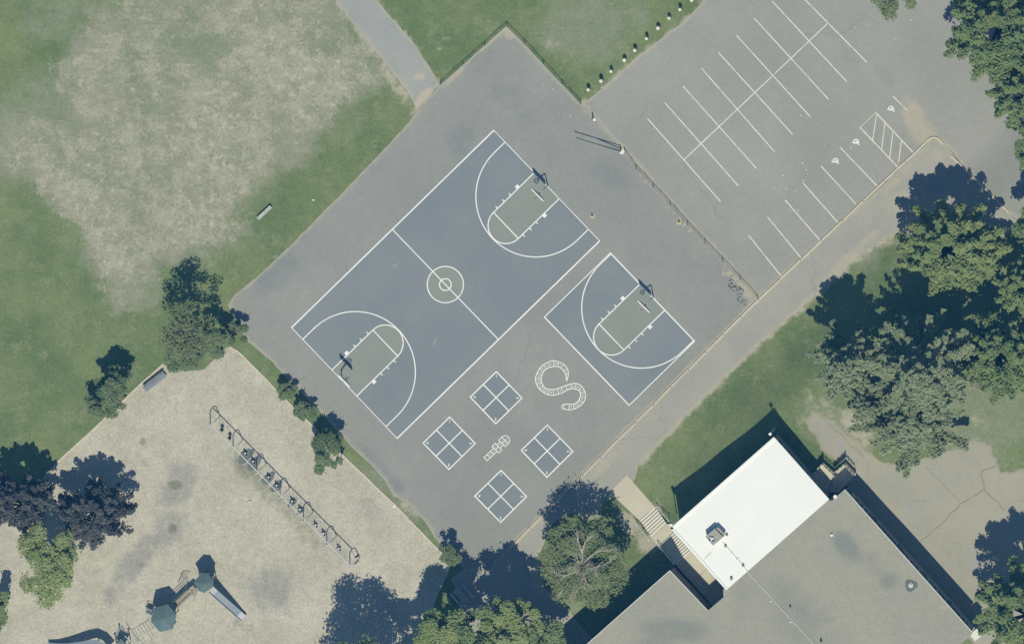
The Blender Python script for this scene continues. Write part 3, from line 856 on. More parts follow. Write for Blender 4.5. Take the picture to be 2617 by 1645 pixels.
# ------------------------------------------------------------------ trees
def leaf_mesh(name, pts, nrm, size, mat, parent, rng, tint=None):
    n = len(pts)
    nrm = nrm / (np.linalg.norm(nrm, axis=1, keepdims=True) + 1e-9)
    ref = rng.normal(size=(n, 3))
    a = np.cross(nrm, ref); a /= (np.linalg.norm(a, axis=1, keepdims=True) + 1e-9)
    b = np.cross(nrm, a)
    L = (size * rng.uniform(.45, 1.6, n))[:, None]
    Wd = L * rng.uniform(.45, .75, n)[:, None]
    v = np.empty((n, 4, 3))
    bend = nrm * (L * .12)
    v[:, 0] = pts - a * L * .5; v[:, 1] = pts - b * Wd * .5 + bend; v[:, 2] = pts + a * L * .5; v[:, 3] = pts + b * Wd * .5 + bend
    me = bpy.data.meshes.new(name)
    me.vertices.add(n * 4); me.loops.add(n * 4); me.polygons.add(n)
    me.vertices.foreach_set('co', v.reshape(-1))
    me.loops.foreach_set('vertex_index', np.arange(n * 4, dtype=np.int32))
    me.polygons.foreach_set('loop_start', np.arange(0, n * 4, 4, dtype=np.int32))
    me.polygons.foreach_set('loop_total', np.full(n, 4, dtype=np.int32))
    at = me.attributes.new('tint', 'FLOAT', 'POINT')
    if tint is None: tint = rng.uniform(0, 1, n)
    at.data.foreach_set('value', np.repeat(np.clip(tint, 0, 1), 4).astype(np.float32))
    me.materials.append(mat)
    me.update(calc_edges=True)
    o = bpy.data.objects.new(name, me); COL.objects.link(o); o.parent = parent
    return o

def sphere_dirs(rng, n):
    d = rng.normal(size=(n, 3)); return d / np.linalg.norm(d, axis=1, keepdims=True)

def tree(px, py, hcen, rx, ry, rz, kind, style, label, group=None, seed=0, dens=1.0, leaf=.27, bark='bark', lobes=None, name='tree', cat='tree', lobe_k=.25, limbs=8, twigs=0, pale_top=False, hollow=0.0, base_h=None):
    """px, py: where the crown's centre (hcen m above ground) is seen on the plan; rx, ry, rz crown radii in m"""
    rng = np.random.default_rng(seed + 11)
    z = 0.0
    for _ in range(4):
        p = P(px, py, z + hcen); z = H(p.x, p.y)
    base = Vector((p.x, p.y, z))
    root = empty(name, base, label, cat, group)
    c0 = np.array([0, 0, hcen])
    ax = np.array([rx, ry, rz])
    area = math.pi * rx * ry
    nleaf = int(area * 205 * dens * (.27 / leaf) ** 1.6)
    tips = []
    P_, N2_, T_ = [], [], []
    if style == 'lobes':
        nl = int((lobes or max(7, int(9 + area * .45))) * 1.05)
        ctr = []
        tries = 0
        while len(ctr) < nl and tries < 4000:
            tries += 1
            d = sphere_dirs(rng, 1)[0]
            if d[2] < -.35: continue
            rr = rng.uniform(.35, .9) if rng.random() < .5 else rng.uniform(.62, .88)
            q = d * rr
            if hollow and math.hypot(q[0], q[1]) < hollow and q[2] > 0: continue
            if all(np.linalg.norm(q - k) > .27 for k in ctr) or tries > 1500: ctr.append(q)
        ctr = np.array(ctr)
        rad = lobe_k * rng.uniform(.6, 1.2, len(ctr))
        w = rad ** 2.2; w /= w.sum()
        idx = rng.choice(len(ctr), nleaf, p=w)
        d = sphere_dirs(rng, nleaf)
        d[:, 2] = np.where(d[:, 2] < -.15, -d[:, 2] * .6, d[:, 2])
        d += rng.normal(size=d.shape) * .18
        rr = rad[idx] * np.where(rng.random(nleaf) < .88, rng.uniform(.7, 1.06, nleaf), rng.uniform(.2, 1.4, nleaf))
        q = ctr[idx] + d * rr[:, None] * np.array([1, 1, .62])
        pts = c0 + q * ax
        nrm = d * .55 + np.array([0, -.12, .95]) + rng.normal(size=d.shape) * .3
        lt = rng.uniform(0, 1, len(ctr))
        tint = .45 * lt[idx] + .55 * rng.uniform(0, 1, nleaf)
        P_.append(pts); N2_.append(nrm); T_.append(tint)
        order = np.argsort(-rad)
        tips = [c0 + ctr[k] * ax * .9 for k in order[:limbs]]
    elif style == 'fingers':
        nb = lobes or 46
        for k in range(nb):
            az = k * 2.39996 + rng.normal() * .2
            lay = (k + .5) / nb                       # 0 low .. 1 top
            el = R(-8 + 62 * lay ** 1.3)
            Lb = (1.0 - .42 * lay) * rng.uniform(.82, 1.08)
            n = max(8, int(nleaf / nb * (1.25 - .5 * lay)))
            s = rng.uniform(.28, 1.0, n) ** .8
            ca, sa = math.cos(az), math.sin(az)
            hor = np.array([ca * rx * .98, sa * ry * .98, 0])
            zb = (-.55 + 1.0 * lay) * rz
            side = np.array([-sa, ca, 0])
            w = .17 * (rx + ry) / 2 * np.sqrt(np.clip(1.04 - s, 0.02, 1)) + .05
            u = rng.normal(size=n) * .55
            pts = c0 + hor * (Lb * s * math.cos(el))[:, None] + side * (u * w)[:, None]
            pts[:, 2] += zb + rz * .62 * s * math.sin(el) + rng.normal(size=n) * .12 * rz * .5 - .10 * rz * u * u
            nrm = np.array([0, -.1, 1.1]) + np.array([ca, sa, 0]) * .3 + side * (u * .4)[:, None] + rng.normal(size=(n, 3)) * .28
            P_.append(pts); N2_.append(nrm); T_.append(np.clip(rng.uniform(0, 1) * .4 + .6 * rng.uniform(0, 1, n), 0, 1))
            if k % 3 == 0: tips.append(c0 + hor * Lb * .8 * math.cos(el) + np.array([0, 0, zb + rz * .5 * math.sin(el)]))
    else:  # conifer
        nb = lobes or 70
        for k in range(nb):
            az = k * 2.39996 + rng.normal() * .25
            lay = (k + rng.random()) / nb
            Lb = ((1 - lay) ** .75 * .95 + .08) * rng.uniform(.75, 1.12)
            n = max(8, int(nleaf / nb * (.35 + 1.3 * (1 - lay))))
            s = rng.uniform(.12, 1.0, n) ** .75
            ca, sa = math.cos(az), math.sin(az)
            side = np.array([-sa, ca, 0])
            w = (.085 * (rx + ry) / 2 + .05) * np.sqrt(np.clip(1.05 - s, .03, 1)) + .06
            u = rng.normal(size=n) * .6
            pts = c0 + np.array([ca * rx, sa * ry, 0]) * (Lb * s)[:, None] + side * (u * w)[:, None]
            pts[:, 2] += (-1 + 2 * lay) * rz + (.22 * s ** 2 + .02) * Lb * rx + rng.normal(size=n) * .1
            nrm = np.array([0, -.1, 1.0]) + np.array([ca, sa, 0]) * .35 + side * (u * .3)[:, None] + rng.normal(size=(n, 3)) * .32
            P_.append(pts); N2_.append(nrm); T_.append(np.clip(rng.uniform(0, 1) * .4 + .6 * rng.uniform(0, 1, n), 0, 1))
            if k % 5 == 0: tips.append(c0 + np.array([ca * rx, sa * ry, 0]) * Lb * .85 + np.array([0, 0, (-1 + 2 * lay) * rz + .1 * Lb * rx]))
    pts = np.concatenate(P_); nrm = np.concatenate(N2_); tint = np.concatenate(T_)
    keep = pts[:, 2] > .15
    leaf_mesh('crown', pts[keep], nrm[keep], leaf, LEAF[kind], root, rng, tint[keep])
    # trunk and limbs, one mesh
    m = MB()
    top = hcen + (rz * .85 if style == 'conifer' else rz * .15)
    r0 = .045 * top ** .9 + .03
    fork = np.array([0, 0, max(.4, hcen - rz * (.35 if style != 'conifer' else .8))])
    lean = rng.normal(size=2) * .05 * top
    m.tube([(0, 0, -.3), (lean[0] * .4, lean[1] * .4, fork[2] * .6), (lean[0], lean[1], fork[2])] + ([] if style != 'conifer' else [(0, 0, top)]), r0, 7, r0 * (.55 if style != 'conifer' else .15))
    f0 = Vector((lean[0], lean[1], fork[2]))
    for tp in tips:
        tp = Vector(tp)
        st0 = f0 if style != 'conifer' else Vector((0, 0, max(.5, tp.z - .4)))
        mid = st0.lerp(tp, .5) + Vector((rng.normal() * .06, rng.normal() * .06, .06)) * (tp - st0).length
        m.tube([st0, mid, tp], r0 * .42, 5, r0 * .1)
        for _ in range(twigs):
            q0 = mid.lerp(tp, rng.uniform(0, .9))
            q1 = q0 + Vector(rng.normal(size=3)) * .22 * rx + (tp - st0).normalized() * .2 * rx
            m.tube([q0, q1], .022, 4, .008, cap=False)
    m.build('trunk', M[bark], root, smooth=True)
    return root

k_ = 1 / S
DC = 'deciduous tree'
tree(2428, 640, 6.7, 5.9, 5.5, 3.4, 'maple', 'fingers', 'broad light green tree with layered leafy sprays by the kerbed corner', seed=1, lobes=58, dens=1.25, leaf=.30)
tree(2165, 930, 9.0, 4.6, 4.6, 4.8, 'pine', 'conifer', 'grey-green conifer with long loose branches at the end of the lawn', seed=2, dens=1.0, leaf=.32, lobes=64)
tree(2362, 950, 10.5, 6.2, 6.2, 6.4, 'pine', 'conifer', 'tallest grey-green conifer, behind the light green layered tree', seed=3, dens=1.0, leaf=.33, lobes=96)
tree(2325, 1090, 5.0, 6.2, 4.9, 2.6, 'pine', 'conifer', 'low spreading conifer drooping over the cracked yard pavement', seed=4, dens=.8, leaf=.31, lobes=60)
tree(2225, 1045, 4.2, 2.6, 2.4, 2.0, 'pine', 'conifer', 'small sparse conifer beside the bare sandy strip near the building', seed=24, dens=.6, leaf=.25)
tree(2562, 915, 7.0, 5.4, 5.0, 3.4, 'mid', 'fingers', 'round dense green tree right of the tallest conifer', seed=5, dens=1.05, lobes=72, leaf=.26)
tree(2612, 735, 7.5, 3.3, 3.3, 2.6, 'mid', 'fingers', 'green tree by the right edge, behind the layered light green one', seed=6)
tree(2645, 590, 6.5, 2.4, 2.6, 2.4, 'mid', 'lobes', 'green tree at the right edge beside the kerbed drive', seed=26)
tree(2548, 82, 8.5, 6.2, 6.2, 3.8, 'mid', 'fingers', 'huge leafy green tree over the top right corner of the parking lot', seed=7, lobes=84, dens=.95, leaf=.26)
tree(2604, 245, 7.0, 3.6, 4.2, 2.8, 'mid', 'fingers', 'green tree below the huge one at the right edge of the parking lot', seed=8, lobes=50, leaf=.25)
tree(2640, 372, 6.0, 2.0, 2.6, 2.2, 'mid', 'lobes', 'smaller green tree at the right edge opposite the sandy corner', seed=28)
tree(2285, -22, 5.0, 2.6, 2.7, 2.0, 'olive', 'lobes', 'olive-green tree tip reaching over the top edge of the parking lot', seed=9, dens=.6, leaf=.24)
tree(2612, 1562, 10.5, 5.4, 5.6, 3.8, 'mid', 'fingers', 'large green tree at the corner of the grey roof and the yard', seed=10, lobes=64, dens=1.05, leaf=.26)
# tree with bare pale limbs by the steps
hb = tree(1494, 1440, 6.6, 4.7, 4.3, 2.0, 'olive', 'lobes', 'green tree with pale bare limbs showing, beside the concrete steps', seed=12, lobes=36, dens=.62, bark='palebark', limbs=3, lobe_k=.21, leaf=.24, hollow=.42)
m = MB(); rng = np.random.default_rng(5)
fz = 6.6
ZB = lambda x, y: (1360 + x / 4.206, 1240 + y / 4.206)
f0 = P(*ZB(545, 845), fz + .2) - hb.location
def limb(pts, r0, tw=4):
    q = [f0 if i == 0 else P(*ZB(x, y), z + .35) - hb.location for i, (x, y, z) in enumerate(pts)]
    m.tube(q, r0 * .95, 6, r0 * .3)
    for j in range(len(q) - 1):
        for _ in range(tw):
            a0 = q[j].lerp(q[j + 1], rng.uniform(.25, 1))
            dv = (q[j + 1] - q[j]).normalized()
            a1 = a0 + dv * rng.uniform(.3, .8) + Vector((rng.normal(), rng.normal(), rng.normal() * .4)) * .35
            m.tube([a0, a0.lerp(a1, .5) + Vector((0, 0, .05)), a1], .028, 4, .01, cap=False)
for L_, r0 in (([(545, 845, 6), (530, 700, 8.2), (495, 600, 8.9), (480, 520, 9.3)], .11), ([(545, 845, 6), (540, 690, 8.2), (575, 600, 8.8), (640, 540, 9.1)], .09), ([(545, 845, 6), (600, 780, 7.8), (700, 710, 8.3), (870, 690, 8.6)], .10),
               ([(545, 845, 6), (640, 850, 7.5), (680, 890, 7.9), (690, 960, 8.0)], .08), ([(545, 845, 6), (505, 820, 7.6), (460, 750, 8.1)], .07), ([(545, 845, 6), (480, 920, 7.6), (340, 975, 8.1), (250, 935, 8.3)], .09),
               ([(545, 845, 6), (575, 930, 7.5), (560, 1000, 7.9), (590, 1050, 8.0)], .08), ([(545, 845, 6), (500, 960, 7.4), (460, 1090, 7.8), (420, 1190, 7.9)], .09), ([(545, 845, 6), (510, 1010, 7.5), (480, 1130, 7.9), (455, 1200, 8.0)], .08), ([(545, 845, 6), (600, 900, 7.5), (780, 850, 8.1), (880, 770, 8.4)], .06),
               ([(545, 845, 6), (470, 850, 7.4), (300, 930, 7.9)], .06), ([(545, 845, 6), (540, 980, 7.4), (530, 1080, 7.7)], .06), ([(545, 845, 6), (440, 980, 7.3), (350, 1080, 7.6), (300, 1160, 7.6)], .06)):
    limb(L_, r0, 9)
m.tube([(0, 0, 2.0), f0], .17, 7, .13)
m.build('bare_limb', M['palebark'], hb, smooth=True)
# bottom group
tree(1142, 1632, 8.8, 3.2, 3.2, 3.4, 'light', 'lobes', 'bright green tree crown leftmost of the group at the bottom edge', seed=13, lobes=14, dens=1.25)
tree(1216, 1625, 8.6, 3.5, 3.4, 3.8, 'mid', 'lobes', 'patchy green tree crown second from left in the bottom group', seed=14, lobes=22, dens=1.0, lobe_k=.22)
tree(1302, 1606, 8.8, 3.4, 3.3, 3.6, 'light', 'lobes', 'gappy light green tree crown third from left in the bottom group', seed=15, lobes=24, dens=1.0, lobe_k=.22)
tree(1330, 1700, 8.6, 3.4, 3.2, 3.2, 'mid', 'lobes', 'green tree crown cut by the bottom edge nearest the building shadow', seed=16, lobes=16)
tree(1400, 1655, 8.6, 2.8, 2.8, 3.2, 'mid', 'lobes', 'green tree at the bottom edge, rightmost of the group beside the grey roof', seed=17, lobes=13, dens=.8)
tree(1070, 1706, 8.0, 3.0, 2.9, 3.0, 'mid', 'lobes', 'tree tip just showing at the bottom edge, left of the bright green crown', seed=18)
tree(925, 1750, 10.6, 4.6, 4.6, 3.2, 'mid', 'lobes', 'tree tip at the bottom edge throwing its round shadow on the wood chips', seed=19, lobes=34, dens=.75)
# left trees
tree(52, 1282, 5.8, 4.1, 3.7, 3.0, 'purple', 'fingers', 'dark plum-leaved tree cut by the left edge above the light green tree', seed=20, lobes=60, dens=1.1, leaf=.24)
tree(238, 1312, 5.4, 4.6, 4.0, 3.0, 'purple', 'fingers', 'dark plum-leaved tree standing wholly on the wood chips', seed=21, lobes=64, dens=.95, leaf=.23)
tree(124, 1438, 5.5, 3.7, 4.5, 2.4, 'light', 'lobes', 'light green tree below the two dark plum-leaved trees', seed=22, lobes=24, dens=.62, leaf=.25, lobe_k=.21)
tree(-14, 1568, 4.0, 1.5, 3.0, 1.8, 'mid', 'lobes', 'green shrub peeping in at the lower left edge', seed=23, name='shrub', cat='shrub', lobes=12)
tree(292, 985, 3.6, 2.0, 1.9, 2.2, 'dull', 'lobes', 'small dark green tree between the lawn and the blue bench', seed=30, lobes=20, dens=1.2, leaf=.22)
tree(266, 1035, 2.6, 2.0, 1.4, 1.6, 'dull', 'lobes', 'low dark green tree leaning on the chip edge left of the blue bench', seed=31, lobes=18, dens=1.0, leaf=.22)
tree(482, 845, 7.6, 3.4, 3.0, 2.6, 'olive', 'lobes', 'half-bare tree with thin grey twigs above the corner of the wood chips', seed=32, lobes=30, dens=.26, leaf=.2, bark='greybark', limbs=14, twigs=14, lobe_k=.22)
tree(464, 905, 3.4, 2.2, 1.8, 1.9, 'dull', 'lobes', 'leafy dark green tree below the half-bare tree', seed=33, lobes=12, dens=1.3, leaf=.2)
tree(535, 872, 3.2, 2.1, 1.7, 1.8, 'dull', 'lobes', 'thin green bush between the half-bare tree and the round bush', name='shrub', cat='shrub', seed=37, lobes=14, dens=.7, leaf=.2)
tree(604, 852, 1.8, 1.25, 1.35, 1.4, 'dull', 'lobes', 'round dark bush at the left corner of the asphalt', name='shrub', cat='shrub', seed=34, lobes=9, dens=1.3, leaf=.18)
for (x, y, hc_, a_, b_, c_, lb, sd) in ((735, 998, 1.3, 1.1, 1.05, 1.2, 'smallest dark shrub on the grass strip by the left hoop', 40), (778, 1048, 1.4, 1.25, 1.15, 1.3, 'dark shrub on the grass strip below the smallest one', 41), (838, 1150, 2.5, 2.0, 2.4, 2.0, 'tallest dark shrub on the grass strip, overhanging the edging', 42), (1150, 1412, 2.2, 1.2, 1.4, 1.5, 'ragged shrub at the lower end of the grass strip', 43)):
    tree(x, y, hc_, a_, b_, c_, 'dull', 'lobes', lb, 'shrubs along the grass strip', name='shrub', cat='shrub', seed=sd, lobes=16, dens=1.1 if sd < 42 else .8, leaf=.18)

# ------------------------------------------------------------------ school building
ZMAIN = 7.2
p2 = lambda p: (p.x, p.y)
WR = [(1713.3, 1348.2), (1977.5, 1115.4), (2119, 1275), (1856, 1507)]
GR = [(1712, 1457), (1809, 1559.5), (1849, 1525), (1848, 1506), (2112, 1276), (2126, 1278.5), (2158.5, 1249.8), (2487, 1617), (1887, 2160), (1240, 1876)]
wr = [p2(P(x, y, ZMAIN)) for x, y in WR]
gr = [p2(P(x, y, ZMAIN)) for x, y in GR]
def inset(poly, d):
    n = len(poly); out = []
    a = sum(poly[i][0] * poly[(i + 1) % n][1] - poly[(i + 1) % n][0] * poly[i][1] for i in range(n))
    sg = 1 if a > 0 else -1
    for i in range(n):
        p0, p1, p2_ = Vector(poly[i - 1]), Vector(poly[i]), Vector(poly[(i + 1) % n])
        e1_, e2_ = (p1 - p0).normalized(), (p2_ - p1).normalized()
        n1, n2 = Vector((-e1_.y, e1_.x)) * sg, Vector((-e2_.y, e2_.x)) * sg
        bis = (n1 + n2).normalized()
        out.append(tuple(p1 + bis * d / max(.3, bis.dot(n1))))
    return out
school = empty('school_building', (wr[0][0], wr[0][1], 0), 'school building with one bright white flat roof and one large grey flat roof', 'building')
L0 = school.location
m = MB(); m.prism(inset(wr, .22), -1.5, ZMAIN - .22); m.build('wall', M['wall'], school, local=L0)
m = MB(); m.prism(inset(gr, .20), -1.5, ZMAIN - .18); m.build('wall', M['wall'], school, local=L0)
def roof_slab(name, poly_px, poly, zt, thick, mat, masks, cell):
    o = sheet(name, poly_px, mat, 0.0, cell=cell, zfix=zt, masks=masks, edge=20, parent=school)
    for v in o.data.vertices: v.co -= L0
    mm = MB(); mm.prism([(x - L0.x, y - L0.y) for x, y in poly], zt - thick, zt - .004)
    f = mm.build('fascia', M['wtrim'] if 'white' in name else M['unit'], o)
    return o
roof_slab('white_roof', WR, wr, ZMAIN, .22, M['wroof'], {'dirt': lambda x, y: np.maximum.reduce([.95 * np.exp(-seg_dist(x, y, [(1796, 1434), (1812, 1415), (1824, 1406)]) / 4), .55 * np.exp(-seg_dist(x, y, [(1735, 1342), (1760, 1318)]) / 2.5), .35 * np.exp(-seg_dist(x, y, [(1720, 1352), (1852, 1500)]) / 4), .45 * np.exp(-seg_dist(x, y, [(2040, 1215), (2060, 1203)]) / 5), blobs(x, y, [(1848, 1492, 6, 4, 0, .6), (1990, 1130, 8, 5, 40, .3)])])}, 7)
roof_slab('grey_roof', GR, gr, ZMAIN - .03, .18, M['groof'], {'soot_joint': lambda x, y: np.maximum.reduce([blobs(x, y, [(2165, 1395, 26, 50, -35, .9), (2275, 1480, 26, 26, 0, .8), (2240, 1440, 30, 40, -40, .6), (1720, 1610, 90, 30, 0, .9), (1670, 1640, 60, 30, 0, .8), (2120, 1580, 18, 10, 0, .8), (1900, 1560, 30, 20, 0, .4), (2010, 1560, 150, 90, 20, .55), (2330, 1600, 40, 20, 0, .4)]), .35 * np.exp(-seg_dist(x, y, [(1861, 1515), (2123, 1281)]) / 7)])}, 14)  # soot patches, and a plain darker strip along the white roof's edge
# white raised edge along two sides of the white roof
m = MB()
for a_, b_ in ((WR[3], WR[0]), (WR[0], WR[1])):
    A = P(*a_, ZMAIN); B = P(*b_, ZMAIN)
    d = (B - A).normalized(); nrm = Vector((d.y, -d.x, 0))
    off = nrm * .12
    m.bar(A + off + Vector((0, 0, .03)) - L0, B + off + Vector((0, 0, .03)) - L0, .22, .16)
m.build('parapet', M['wtrim'], school)
# light metal edge of the grey roof
for run in (((GR[6], GR[7]),), ((GR[9], GR[0]), (GR[0], GR[1]))):
    m = MB()
    for a_, b_ in run:
        A = P(*a_, ZMAIN); B = P(*b_, ZMAIN)
        m.bar(A - L0, B - L0, .09, .09)
    m.build('roof_edge', M['galv'], school)
# facade windows: frame with a pane
def win_mesh(w, h):
    f = MB()
    f.box((0, 0, h / 2), .12, .07, h).box((0, 0, 0), .1, w, .07).box((0, 0, h), .1, w, .07)
    f.box((0, -w / 2, h / 2), .1, .07, h + .07).box((0, w / 2, h / 2), .1, .07, h + .07)
    g = MB(); g.box((-.02, 0, h / 2), .03, w - .05, h - .04)
    return f, g
fm, gm_ = win_mesh(1.3, 1.5)
proto = None
def facade(A, B, z, n, t0=.06, t1=.94):
    global proto
    A = Vector((A[0], A[1], 0)); B = Vector((B[0], B[1], 0))
    d = (B - A).normalized(); nrm = Vector((-d.y, d.x, 0))
    ang = math.atan2(nrm.y, nrm.x)
    for i in range(n):
        p = A.lerp(B, t0 + (t1 - t0) * (i + .5) / n)
        if proto is None:
            proto = fm.build('window', M['alu'], school)
            gm_.build('pane', M['glass'], proto)
            o = proto
        else:
            o = proto.copy(); COL.objects.link(o)
            for ch in list(proto.children):
                c = ch.copy(); COL.objects.link(c); c.parent = o
        o.location = p + nrm * .02 + Vector((0, 0, z)) - L0
        o.rotation_euler = (0, 0, ang)
iw, ig = inset(wr, .22), inset(gr, .20)
facade(iw[1], iw[2], 4.6, 6)
facade(ig[6], ig[7], 4.4, 12)
facade(ig[9], ig[0], 4.4, 9, .3, .97)
facade(iw[0], iw[1], 4.8, 6)
# gutter pipes and junction boxes on the end wall of the white wing
m = MB()
A, B = Vector((*iw[1], 5.9)), Vector((*iw[2], 5.9)); d = (B - A).normalized(); nn = Vector((-d.y, d.x, 0))
m.tube([A.lerp(B, .12) + nn * .08 - L0, A.lerp(B, .45) + nn * .08 - L0], .06, 6)
m.tube([A.lerp(B, .5) + nn * .08 + Vector((0, 0, -.4)) - L0, A.lerp(B, .9) + nn * .08 + Vector((0, 0, -.4)) - L0], .05, 6)
m.build('gutter_pipe', M['galv'], school)
m = MB()
for cpt in (WR[0], WR[1]):
    q = P(cpt[0] + (2 if cpt is WR[0] else -9), cpt[1] - 7, ZMAIN - .15)
    m.box(q - L0, .26, .26, .26, R(45)); m.tube([q - L0, q - L0 + Vector((0, 0, -5))], .05, 6)
m.build('downpipe', M['wtrim'], school)

# air conditioners and opened vents on the north-east wall of the grey wing
A = Vector((*ig[6], 0)); B = Vector((*ig[7], 0)); d = (B - A).normalized(); nn = Vector((-d.y, d.x, 0)); ang = math.atan2(nn.y, nn.x)
ZT = lambda x, y: (1957 + x / 2.68, 1080 + y / 2.68)
Lw = (B - A).length
acs = [ZT(575, 470), ZT(745, 660), ZT(915, 853), ZT(1080, 1043), ZT(1250, 1235)]
acl = ['dull teal boxy unit on the shaded wall nearest the entrance landing', 'dull teal boxy unit second from the landing on the shaded wall', 'dull teal boxy unit, middle of the five on the shaded wall', 'dull teal boxy unit fourth from the landing, beside the round roof drain', 'dull teal boxy unit farthest from the landing, nearest the corner tree']
ap = None
for q, lab in zip(acs, acl):
    p = P(*q, 5.7); t = (p - A).dot(d)
    loc = Vector((A.x, A.y, 5.6)) + d * t
    if ap is None:
        ap = empty('wall_unit', loc, lab, 'wall unit', 'boxy units on the shaded wall', ang)
        MB().box((.2, 0, .1), .36, .62, .46).build('housing', M['ac'], ap)
        g = MB()
        for k in range(6): g.box((.385, 0, -.05 + k * .06), .02, .52, .03)
        g.build('grille', M['dark'], ap)
        MB().bar((0, -.25, -.3), (.33, -.25, -.14), .04, .04).bar((0, .25, -.3), (.33, .25, -.14), .04, .04).build('bracket', M['galv'], ap)
    else:
        o = copy_tree(ap); o.location = loc; tag(o, lab)
vp = None
for i, q in enumerate([(625, 527), (690, 605), (795, 718), (860, 797), (965, 910), (1035, 990), (1130, 1103), (1200, 1180), (1300, 1295), (1370, 1375)]):
    p = P(*ZT(*q), 5.4); t = (p - A).dot(d)
    loc = Vector((A.x, A.y, 5.5)) + d * t - L0
    if vp is None:
        vp = bpy.data.objects.new('vent_sash', None)
        mm = MB(); mm.box((.12, 0, -.05), .28, .4, .035, ry=R(25)); mm.bar((0, -.15, -.2), (.22, -.15, -.1), .03, .03); mm.bar((0, .15, -.2), (.22, .15, -.1), .03, .03)
        bpy.data.objects.remove(vp)
        vp = mm.build('vent_sash', M['ac'], school)
        o = vp
    else:
        o = vp.copy(); COL.objects.link(o)
    o.location = loc; o.rotation_euler = (0, 0, ang)

# rooftop things
ru_px = [(1760 + x / 6.883, 1300 + y / 6.883) for x, y in ((293, 487), (460, 345), (607, 492), (432, 642))]
zt = ZMAIN + 1.25
q = [P(x, y, zt) for x, y in ru_px]
cen = sum(q, Vector()) / 4
ru = empty('rooftop_unit', (cen.x, cen.y, ZMAIN), 'grey boxy ventilation unit with a round fan on the white roof', 'ventilation unit')
m = MB(); m.prism([(v.x - cen.x, v.y - cen.y) for v in q], .12, 1.25)
m.prism([((v.x - cen.x) * .9, (v.y - cen.y) * .9) for v in q], 0, .12)
m.build('housing', M['unit'], ru)
fc = P(1760 + 405 / 6.883, 1300 + 525 / 6.883, zt) - Vector((cen.x, cen.y, ZMAIN))
m = MB(); m.ring((fc.x, fc.y, 1.27), .28, .03, 'Z', 24, 6); m.build('fan_guard', M['dark'], ru)
m = MB(); m.lathe((fc.x, fc.y, 1.252), [(.26, 0), (.26, .004), (.01, .005)], 24); m.build('fan_well', M['dark'], ru)
m = MB()
for k in range(3):
    t = R(20 + 120 * k)
    m.box((fc.x + .13 * math.cos(t), fc.y + .13 * math.sin(t), 1.275), .22, .15, .012, t, 0, R(18))
m.lathe((fc.x, fc.y, 1.265), [(.05, 0), (.05, .03), (.01, .035)], 12)
m.build('fan_blade', M['white'], ru)
# hoods on the unit's east side
A2 = q[1]; B2 = q[2]; dd = (B2 - A2).normalized(); n2 = Vector((-dd.y, dd.x, 0))
m = MB()
for t in (.25, .55, .82):
    c = A2.lerp(B2, t) + n2 * .14
    m.box(c - Vector((cen.x, cen.y, ZMAIN)) + Vector((0, 0, -.55)), .28, .36, .5, math.atan2(n2.y, n2.x))
m.build('intake_hood', M['unit'], ru)
ZR = lambda x, y: (1760 + x / 6.883, 1300 + y / 6.883)
m = MB()
for a_, b_ in ((ZR(590, 575), ZR(655, 650)), (ZR(655, 650), ZR(960, 990)), (ZR(960, 990), ZR(1045, 1110)), (ZR(1045, 1110), (2085 - 0, 1650))):
    m.tube([P(*a_, ZMAIN + .045), P(*b_, ZMAIN + .045)], .04, 6)
for q_ in (ZR(655, 650), ZR(760, 770), ZR(860, 880), ZR(960, 990), (1970, 1535), (2020, 1588)):
    c = P(*q_, ZMAIN + .05); m.box(c, .22, .12, .09, R(40))
cb = P(*ZR(590, 575), ZMAIN)
tag(m.build('roof_conduit', M['steel_w'], local=cb), 'thin pale conduit pipe running from the roof unit across both roofs', 'pipe')
vents = [(ZR(673, 452), .09, .28, 'small grey vent pipe right of the boxy roof unit', 'rust'), (ZR(652, 648), .10, .25, 'small grey vent pipe just below the roof unit beside the conduit', 'rust'), (ZR(960, 990), .10, .25, 'small grey vent pipe where the conduit leaves the white roof', 'rust'), (ZR(756, 1220), .10, .35, 'small grey vent pipe alone near the lower corner of the white roof', 'rust'),
         ((1957 + 452 / 2.68, 1080 + 767 / 2.68), .10, .2, 'small white vent cap on the grey roof near the white roof', 'white'), ((1957 + 170 / 2.68, 1080 + 1262 / 2.68), .08, .4, 'thin vent pipe with a short shadow left on the grey roof', 'rust'), ((1957 + 380 / 2.68, 1080 + 1490 / 2.68), .08, .4, 'thin vent pipe near the bottom edge of the grey roof', 'dark')]
for (q_, r_, h_, lab, mt) in vents:
    b = P(*q_, ZMAIN)
    o = empty('roof_vent', b, lab, 'roof vent', 'vent pipes on the roofs')
    m = MB(); m.lathe((0, 0, -.03), [(r_ * 1.5, 0), (r_ * 1.5, .05), (r_ * .8, .07), (r_ * .8, h_)], 12); m.build('pipe', M[mt], o)
    m = MB(); m.lathe((0, 0, h_ - .03), [(r_ * .5, 0), (r_ * 1.3, .02), (r_ * 1.3, .07), (r_ * .2, .11)], 12); m.build('cap', M[mt], o)
b = P(2327.7, 1495, ZMAIN)
o = empty('roof_drain', b, 'round roof drain with white dome in a dark sunken patch', 'roof drain')
m = MB(); m.prism([(.62 * (1 + .12 * math.sin(3 * t + 1)) * math.cos(t), .62 * (1 + .12 * math.sin(3 * t + 1)) * math.sin(t)) for t in [2 * math.pi * i / 24 for i in range(24)]], -.02, -.012 + .0); m.build('sump', plain('drain_patch', (112, 120, 112), .8, .2), o)
m = MB(); m.ring((0, 0, .02), .2, .04, 'Z', 20, 6); m.lathe((0, 0, .0), [(.13, 0), (.12, .1), (.05, .16), (.01, .17)], 14); m.build('dome', M['white'], o)
b = P(1957 + 476 / 2.68, 1080 + 505 / 2.68, ZMAIN)
o = empty('wall_lamp', b, 'white round floodlight at the edge of the grey roof by the landing', 'lamp')
